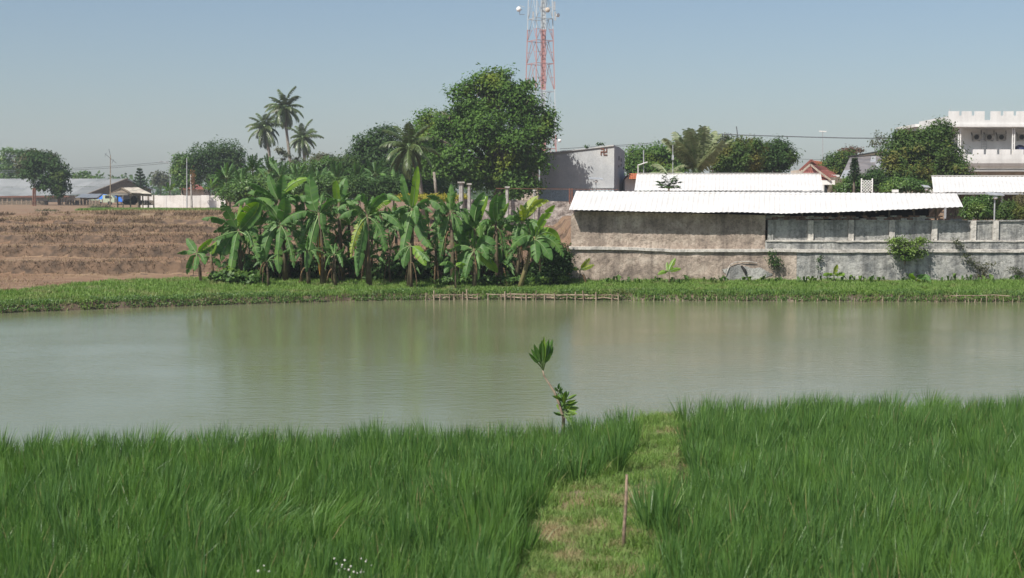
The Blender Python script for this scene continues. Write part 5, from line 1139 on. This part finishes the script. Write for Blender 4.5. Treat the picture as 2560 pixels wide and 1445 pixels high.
for px_ in [1588,1606,1632,1651,1664,1690,1712,1745,1767,1798,1822,1850,1869,1905,1930,1938,1956,1996,2012,2042,2071,2100,2140,2160,2210,2247,2290,2330,2351,2382,2394,2418,2430,2441,2455,2474,2495,2513,2519,2535,2549,2556]:
    D = yfp(px_)-.15; x_ = P(px_, 500, D).x; o = link('bank_stake', skm); o.location = (x_, D, random.uniform(-.5, -.34)+(.08 if px_ > 2380 else 0)); o.rotation_euler = (random.uniform(-.12,.12), random.uniform(-.2,.2), random.uniform(0, 3)); q_ = random.uniform(.6, 1.1); o.scale = (q_, q_, random.uniform(.75, 1.05))
    tag(o, 'single thin stake stuck in the far water edge right of the bamboo edging', 'stake', 'loose stakes along the far water edge')
t = empty('split_rail', (P(2440, 500, 55).x, 55, 0), 'thin bamboo rail tied to the loose stakes near the right edge', 'rail')
MB().tube([(P(q, 500, yfp(q)-.2).x, yfp(q)-.2, .26+.02*math.sin(q)) for q in (2380, 2410, 2450, 2490, 2530)], .016, 6).build('pole', M['bamboo'], t)
# ------------------------------------------------------------------ grasses
def blades(X_, Y_, Z_, H, Wd, lean, segs=1, curl=.5):
    n = len(X_); a = rng.uniform(0, 2*PI, n); dx, dy = np.cos(a), np.sin(a); b_ = rng.uniform(0, 2*PI, n)
    wx_, wy_ = np.cos(b_)*Wd/2, np.sin(b_)*Wd/2; lx, ly = dx*lean*H, dy*lean*H
    if segs == 1:
        V = np.stack([np.stack([X_-wx_, Y_-wy_, Z_], 1), np.stack([X_+wx_, Y_+wy_, Z_], 1), np.stack([X_+lx, Y_+ly, Z_+H], 1)], 1).reshape(-1, 3)
        return V, [np.arange(3*n).reshape(n, 3)]
    m0 = .55
    V = np.stack([np.stack([X_-wx_, Y_-wy_, Z_], 1), np.stack([X_+wx_, Y_+wy_, Z_], 1),
        np.stack([X_+wx_*.8+lx*.35, Y_+wy_*.8+ly*.35, Z_+H*m0], 1), np.stack([X_-wx_*.8+lx*.35, Y_-wy_*.8+ly*.35, Z_+H*m0], 1),
        np.stack([X_+lx, Y_+ly, Z_+H*(1-curl*lean)], 1)], 1).reshape(-1, 3)
    i5 = np.arange(n)*5
    return V, [np.stack([i5, i5+1, i5+2, i5+3], 1), np.stack([i5+3, i5+2, i5+4], 1)]
# far bank grass
n = 200000; X_ = rng.uniform(-27, 27, n); yf0 = y_far(X_)
gt = np.interp(X_, [-30,-20,-18.6,-17.6,-16.9,-13,-8,2.5,3.5,27], [49,52.3,53.6,56.4,59.2,60.8,61.2,61.0,59.7,59.7])+.45*nz(X_, X_*0, 1.3, 3)
Y_ = yf0-.12+(gt-yf0+.12)*rng.uniform(0, 1, n)**.9
patch = .55+.45*nz(X_, Y_, 1.1, 5)+.25*nz(X_, Y_, 3.3, 2)
edge = np.clip(1-(Y_-yf0)/.9, 0, 1)
keep = (rng.uniform(0, 1, n) < np.clip(patch+.35+edge, .35, 1)); X_, Y_, patch, edge, yk = X_[keep], Y_[keep], patch[keep], edge[keep], yf0[keep]
inwater = np.clip((yk-Y_)/.2, 0, 1)
H = (rng.uniform(.06, .17, len(X_))*(1+.5*patch)+edge*rng.uniform(0, .1, len(X_)))
V, Fs = blades(X_, Y_, height(X_, Y_)-.02, H, rng.uniform(.014, .03, len(X_)), rng.uniform(.1, .9, len(X_)), 2)
tag(link('bank_grass', npmesh('bank_grass', V, Fs, [M['grass']])), kind='stuff')
# weeds with small leaves hanging over the water edge
n = 36000; X_ = rng.uniform(-27, 27, n); Y_ = y_far(X_)+rng.uniform(-.12, .7, n); 
kp = nz(X_, Y_, 1.7, 9) > -.6; X_ = X_[kp]; Y_ = Y_[kp]
Z_ = np.maximum(height(X_, Y_), .04)+rng.uniform(0, .13, len(X_)); v, f = leafcloud(np.stack([X_, Y_, Z_], 1), np.tile([0, -.4, .8], (len(X_), 1)), .07, .6, .6)
tag(link('edge_weeds', npmesh('edge_weeds', v, [f], [M['lush']])), kind='stuff')
# dry stubble on the terraces
n = 120000; X_ = rng.uniform(-42, 3, n); Y_ = 53+100*rng.uniform(0, 1, n)**1.7
kp = (np.abs(X_) < Y_*.42) & (nz(X_, Y_*3, .35, 4)+.5*nz(X_, Y_*2, 1.9, 1) > -.1) & (Y_ > np.interp(X_, [-30,-20,-18.6,-17.6,-16.9,-13,3], [49,52.3,53.6,56.4,59.2,60.8,61.2])); X_, Y_ = X_[kp], Y_[kp]
V, Fs = blades(X_, Y_, height(X_, Y_)-.02, rng.uniform(.05, .16, len(X_))*(1+(Y_-57)/130), rng.uniform(.015, .035, len(X_))*(1+(Y_-57)/60), rng.uniform(.2, 1.3, len(X_)), 1)
tag(link('dry_stubble', npmesh('dry_stubble', V, Fs, [M['stubble']])), kind='stuff')
n = 12000; X_ = rng.uniform(-46, -31, n); Y_ = rng.uniform(148, 156, n); kp = nz(X_, Y_, .3, 2) > -.5; X_, Y_ = X_[kp], Y_[kp]
V, Fs = blades(X_, Y_, height(X_, Y_)-.02, rng.uniform(.12, .3, len(X_)), .1, rng.uniform(.2, .9, len(X_)), 1)
tag(link('field_edge_grass', npmesh('field_edge_grass', V, Fs, [M['grass']])), kind='stuff')
tree('dry_bush', 'grey green bush left of the hut at the field edge', 156, [(255,520,24,5),(235,523,16,4)], (250, None), M['treeolive'], 1500, .18, .05, .25, cat='bush', trunk=False)
tree('dry_bush', 'dark dead scrub heap on the upper left of the field', 140, [(105,531,14,5),(130,531,18,5)], (120, None), M['treeolive'], 1300, .16, .05, .25, cat='bush', trunk=False)

# dead weeds along the terrace lips
YS_ = []
n = 34000; X_ = rng.uniform(-45, 3, n); k_ = rng.integers(0, 6, n); st_ = np.array([62.72, 68.9, 76.48, 85.58, 99.55, 124.5])[k_]
Y_ = st_-warpn(X_, st_)+rng.normal(-.05, .13, n)*(1+(st_-60)/50); kp = (np.abs(X_) < Y_*.42) & (nz(X_, st_*5, .5, 3) > -.35); X_, Y_ = X_[kp], Y_[kp]
V, Fs = blades(X_, Y_, height(X_, Y_)-.02, rng.uniform(.06, .2, len(X_))*(1+(Y_-60)/90), rng.uniform(.02, .04, len(X_))*(1+(Y_-60)/60), rng.uniform(.3, 1.3, len(X_)), 1)
tag(link('dead_weeds', npmesh('dead_weeds', V, Fs, [leafmat('dead_weed', [(.07,.05,.03),(.12,.08,.05),(.20,.15,.09)], rough=.9, trans=.05)])), kind='stuff')
# path grass
n = 150000; Y_ = rng.uniform(10, 24, n); xl, xr = X_L(Y_), X_R(Y_); X_ = xl-.45+(xr-xl+.8)*rng.uniform(0, 1, n)
pn = nz(X_, Y_, 2.2, 3)+.6*nz(X_, Y_, 6.1, 7); kp = (rng.uniform(-.9, .75, n) < pn+.6) & (Y_ < y_near(X_)-.1); X_, Y_, pn = X_[kp], Y_[kp], pn[kp]
V, Fs = blades(X_, Y_, height(X_, Y_)-.02, rng.uniform(.03, .15, len(X_))*(1+.6*np.clip(pn, -.8, 1)), rng.uniform(.004, .008, len(X_)), rng.uniform(.3, 1.4, len(X_)), 2)
tag(link('path_grass', npmesh('path_grass', V, Fs, [M['pathgrass']])), kind='stuff')
n = 190; cx_ = []; Yc = rng.uniform(11, 23.5, n); Xc = X_L(Yc)+(X_R(Yc)-X_L(Yc))*rng.beta(.55, .55, n); X_ = np.repeat(Xc, 60)+rng.normal(0, .07, n*60); Y_ = np.repeat(Yc, 60)+rng.normal(0, .07, n*60)
V, Fs = blades(X_, Y_, height(X_, Y_)-.02, rng.uniform(.08, .3, len(X_)), rng.uniform(.005, .009, len(X_)), rng.uniform(.1, .8, len(X_)), 2)
tag(link('path_tufts', npmesh('path_tufts', V, Fs, [M['grass']])), kind='stuff')
n = 16000; Y_ = rng.uniform(10, 22, n); xl, xr = X_L(Y_), X_R(Y_); X_ = xl+(xr-xl)*rng.uniform(0, 1, n); kp = nz(X_, Y_, 3, 6) > .15; X_, Y_ = X_[kp], Y_[kp]
V, Fs = blades(X_, Y_, height(X_, Y_), rng.uniform(.01, .06, len(X_)), .006, rng.uniform(1.5, 4, len(X_)), 1)
tag(link('dry_litter', npmesh('dry_litter', V, Fs, [M['rice_dry']])), kind='stuff')
n = 5000; X_ = rng.uniform(-30, 25, n); Y_ = y_near(X_)-rng.uniform(-.12, .6, n); kp = (X_ > -.2) & (X_ < 1.3); X_, Y_ = X_[kp], Y_[kp]
V, Fs = blades(X_, Y_, height(X_, Y_)-.02, rng.uniform(.04, .16, len(X_)), .008, rng.uniform(.2, 1, len(X_)), 2)
tag(link('near_bank_grass', npmesh('near_bank_grass', V, Fs, [M['pathgrass']])), kind='stuff')
# rice
def rice(name, side):
    VV = []; sp = .26; ys_ = np.arange(10.2, 24.2, sp); base = 0
    cx_, cy_ = [], []
    for j, y in enumerate(ys_):
        x = np.arange(-9.8, 10, sp)+(j % 2)*sp*.5
        cx_.append(x); cy_.append(np.full(len(x), y))
    cx_ = np.concatenate(cx_); cy_ = np.concatenate(cy_); cx_ = cx_+rng.normal(0, .03, len(cx_)); cy_ = cy_+rng.normal(0, .03, len(cy_))
    yn = y_near(cx_)
    wob = .26*nz(cx_*0, cy_, 1.6, 3)+.08*rng.normal(0, 1, len(cx_))
    if side < 0: k = (cx_ < X_L(cy_)+wob-.06) & (cy_ < np.interp(cx_, [-9.5, -6.8, -2, 0, .6, 1.1, 2.3], [19.3, 19.9, 20.7, 20.9, 21.0, 21.9, 22.3]))
    else: k = (cx_ > X_R(cy_)+wob+.02) & (cy_ < np.interp(cx_, [1, 1.6, 3.2, 10], [21.6, 21.9, 23.4, 23.6]))
    k &= np.abs(cx_) < cy_*.40+1.0
    cx_, cy_ = cx_[k], cy_[k]; nt_ = len(cx_); B = 90
    X0 = np.repeat(cx_, B); Y0 = np.repeat(cy_, B); n = len(X0); Z0 = height(X0, Y0)-.02
    th = rng.uniform(0, 2*PI, n); rr = np.abs(rng.normal(0, .03, n)); spread = np.abs(rng.normal(0, .19, n))+.03
    hsc = 1+.10*nz(X0, Y0, .7, 3)+.12*np.repeat(rng.normal(0, 1, nt_), B); H = rng.uniform(.34, .70, n)**.8*hsc*.93
    wind = .03+.04*nz(X0, Y0, .5, 8); tl = np.repeat(rng.normal(0, .07, (nt_, 2)), B, axis=0)+rng.normal(0, .07, (n, 2))
    # one lodged swirl as in the photo
    sw = np.exp(-(((X0+2.6)/.9)**2+((Y0-15.2)/.45)**2))*(side < 0); wind = wind+sw*.7; H = H*(1-.15*sw)
    dx, dy = np.cos(th), np.sin(th); bx, by = X0+dx*rr, Y0+dy*rr
    wa = rng.uniform(0, PI, n); w = rng.uniform(.0035, .0065, n)
    rows = []
    for s, ws in ((0, .7), (.35, 1.0), (.7, .75), (1.0, 0)):
        out = spread*(s**1.25)*H*1.1; ox = dx*out+(wind+tl[:, 0])*H*s**1.4; oy = dy*out+tl[:, 1]*H*s**1.4
        zz_ = Z0+H*(s-.42*spread*s**3-.15*np.abs(wind)*s**2)
        if ws > 0: rows += [np.stack([bx+ox-np.cos(wa)*w*ws, by+oy-np.sin(wa)*w*ws, zz_], 1), np.stack([bx+ox+np.cos(wa)*w*ws, by+oy+np.sin(wa)*w*ws, zz_], 1)]
        else: rows.append(np.stack([bx+ox, by+oy, zz_], 1))
    V = np.stack(rows, 1).reshape(-1, 3); i7 = np.arange(n)*7
    Fq = np.concatenate([np.stack([i7, i7+1, i7+3, i7+2], 1), np.stack([i7+2, i7+3, i7+5, i7+4], 1)]); Ft = np.stack([i7+4, i7+5, i7+6], 1)
    dry = (rng.uniform(0, 1, n) < .015).astype(int); mi = np.concatenate([dry, dry, dry])
    print(name, nt_, n)
    tag(link(name, npmesh(name, V, [Fq, Ft], [M['rice'], M['rice_dry']], mi)), kind='stuff')
rice('rice_field', -1); rice('rice_field', 1)
# pale seed heads low at the left front
mb = MB()
for k in range(34):
    p = P(random.choice([660, 850, 880, 915])+random.gauss(0, 14), 1425+random.gauss(0, 14), 12.6+random.uniform(-.3,.5)); q_ = random.uniform(.004, .011); mb.ell(p, (q_, q_, q_*1.2), 6, 4)
tag(mb.build('pale_flowers', M['plwhite'], None, True), kind='stuff')
# stake in the path
st = MB(); b0 = P(1558, 1372, 14.6); tp = P(1567, 1186, 14.62); st.tube([b0-Vector((0, 0, .12)), b0.lerp(tp, .3), b0.lerp(tp, .62)+Vector((.006, 0, 0)), tp], [.020, .019, .017, .013], 9)
tag(st.build('wooden_stake', plain('weathered_brown_wood', (.30,.215,.155), .9, c2=(.13,.09,.065), scale=22, bmp=.5), None, True), 'bare brown wooden stake stuck in the grassy path between the rice fields', 'stake')
# croton like plant at the water edge
DP = 23.4; bz_ = gz(P(1405, 500, DP).x, DP)
t = empty('young_plant', (P(1408, 500, DP).x, DP, bz_), 'young leafy plant with a bent bare stem leaning left over the near water edge', 'plant')
pl = [P(1408, 1044, DP), P(1398, 1010, DP), P(1385, 978, DP), P(1370, 955, DP), P(1360, 940, DP), P(1357, 925, DP)]
MB().tube([Vector((pl[0].x, DP, bz_-.05))]+pl, [.026, .024, .021, .019, .017, .014, .012], 6).build('stem', M['bamboo'], t, True)
MB().tube([P(1412, 1046, DP)-Vector((0, 0, .2)), P(1411, 1010, DP)], [.012, .007], 6).build('stem', M['trunk'], t, True)
MB().tube([P(1400, 1010, DP), P(1393, 990, DP), P(1395, 975, DP)], [.006, .005, .004], 5).build('stem', M['trunk'], t, True)
def simple_leaf(a, b_, w, mat, D=DP, dz=0):
    bleaf(P(*a, D), P((a[0]+b_[0])/2, (a[1]+b_[1])/2, D+dz*.5), P(*b_, D+dz), w*D/F, mat, 0, .8, 25, 7, t, 'leaf', .25)
lm = M['croton'] = leafmat('glossy_plant_leaf', [(.05,.12,.025),(.08,.17,.03)], rough=.35); M['crotonbright'] = leafmat('bright_plant_leaf', [(.12,.22,.03),(.16,.26,.04)], rough=.35)
for (a, b_, w_, m_) in (((1357,925),(1360,842),9,'crotonbright'),((1357,925),(1372,848),9,'croton'),((1358,922),(1381,849),10,'croton'),((1358,918),(1383,868),9,'croton'),((1356,920),(1350,858),8,'croton'),((1355,915),(1335,860),8,'croton'),((1353,918),(1322,882),6,'croton'),((1354,912),(1332,885),7,'croton'),((1357,925),(1366,872),7,'crotonbright'),((1355,922),(1345,875),6,'crotonbright'),
    ((1356,915),(1328,872),7,'croton'),((1358,915),(1378,882),7,'croton'),((1357,920),(1354,850),7,'croton'),((1357,918),(1376,858),7,'crotonbright'),((1355,910),(1341,868),7,'croton'),((1395,980),(1387,968),5,'croton'),((1395,978),(1398,958),5,'croton'),((1395,980),(1407,971),5,'croton'),((1394,988),(1385,980),4,'croton'),((1397,985),(1403,966),4,'croton')):
    simple_leaf(a, b_, w_*.72, m_, dz=random.uniform(-.15, .15))
for k in range(44):
    th = R(-78+156*(k+.5)/30+random.uniform(-8, 8)); y0 = random.uniform(998, 1042); L = random.uniform(20, 38)*(1 if y0 < 1025 else .8)
    simple_leaf((1411, y0), (1411+math.sin(th)*L, y0-math.cos(th)*L*.9), 4.2, random.choice(['croton', 'croton', 'crotonbright']), dz=random.uniform(-.2, .2))
tree('wall_weed', 'small weed clump beside the dense bush at the wall corner', 58.6, [(1402,698,14,8)], (1402, None), M['lush'], 260, .09, .01, .08, cat='weed', trunk=False)
# the grey building's shade tree etc. need nothing more; finish
for o in list(bpy.data.objects):
    if o.type == 'MESH' and o.data.users == 0: bpy.data.objects.remove(o)
print('objects', len(bpy.data.objects), 'tris', sum(sum(len(p.vertices)-2 for p in me.polygons)*0+len(me.loops) for me in bpy.data.meshes))
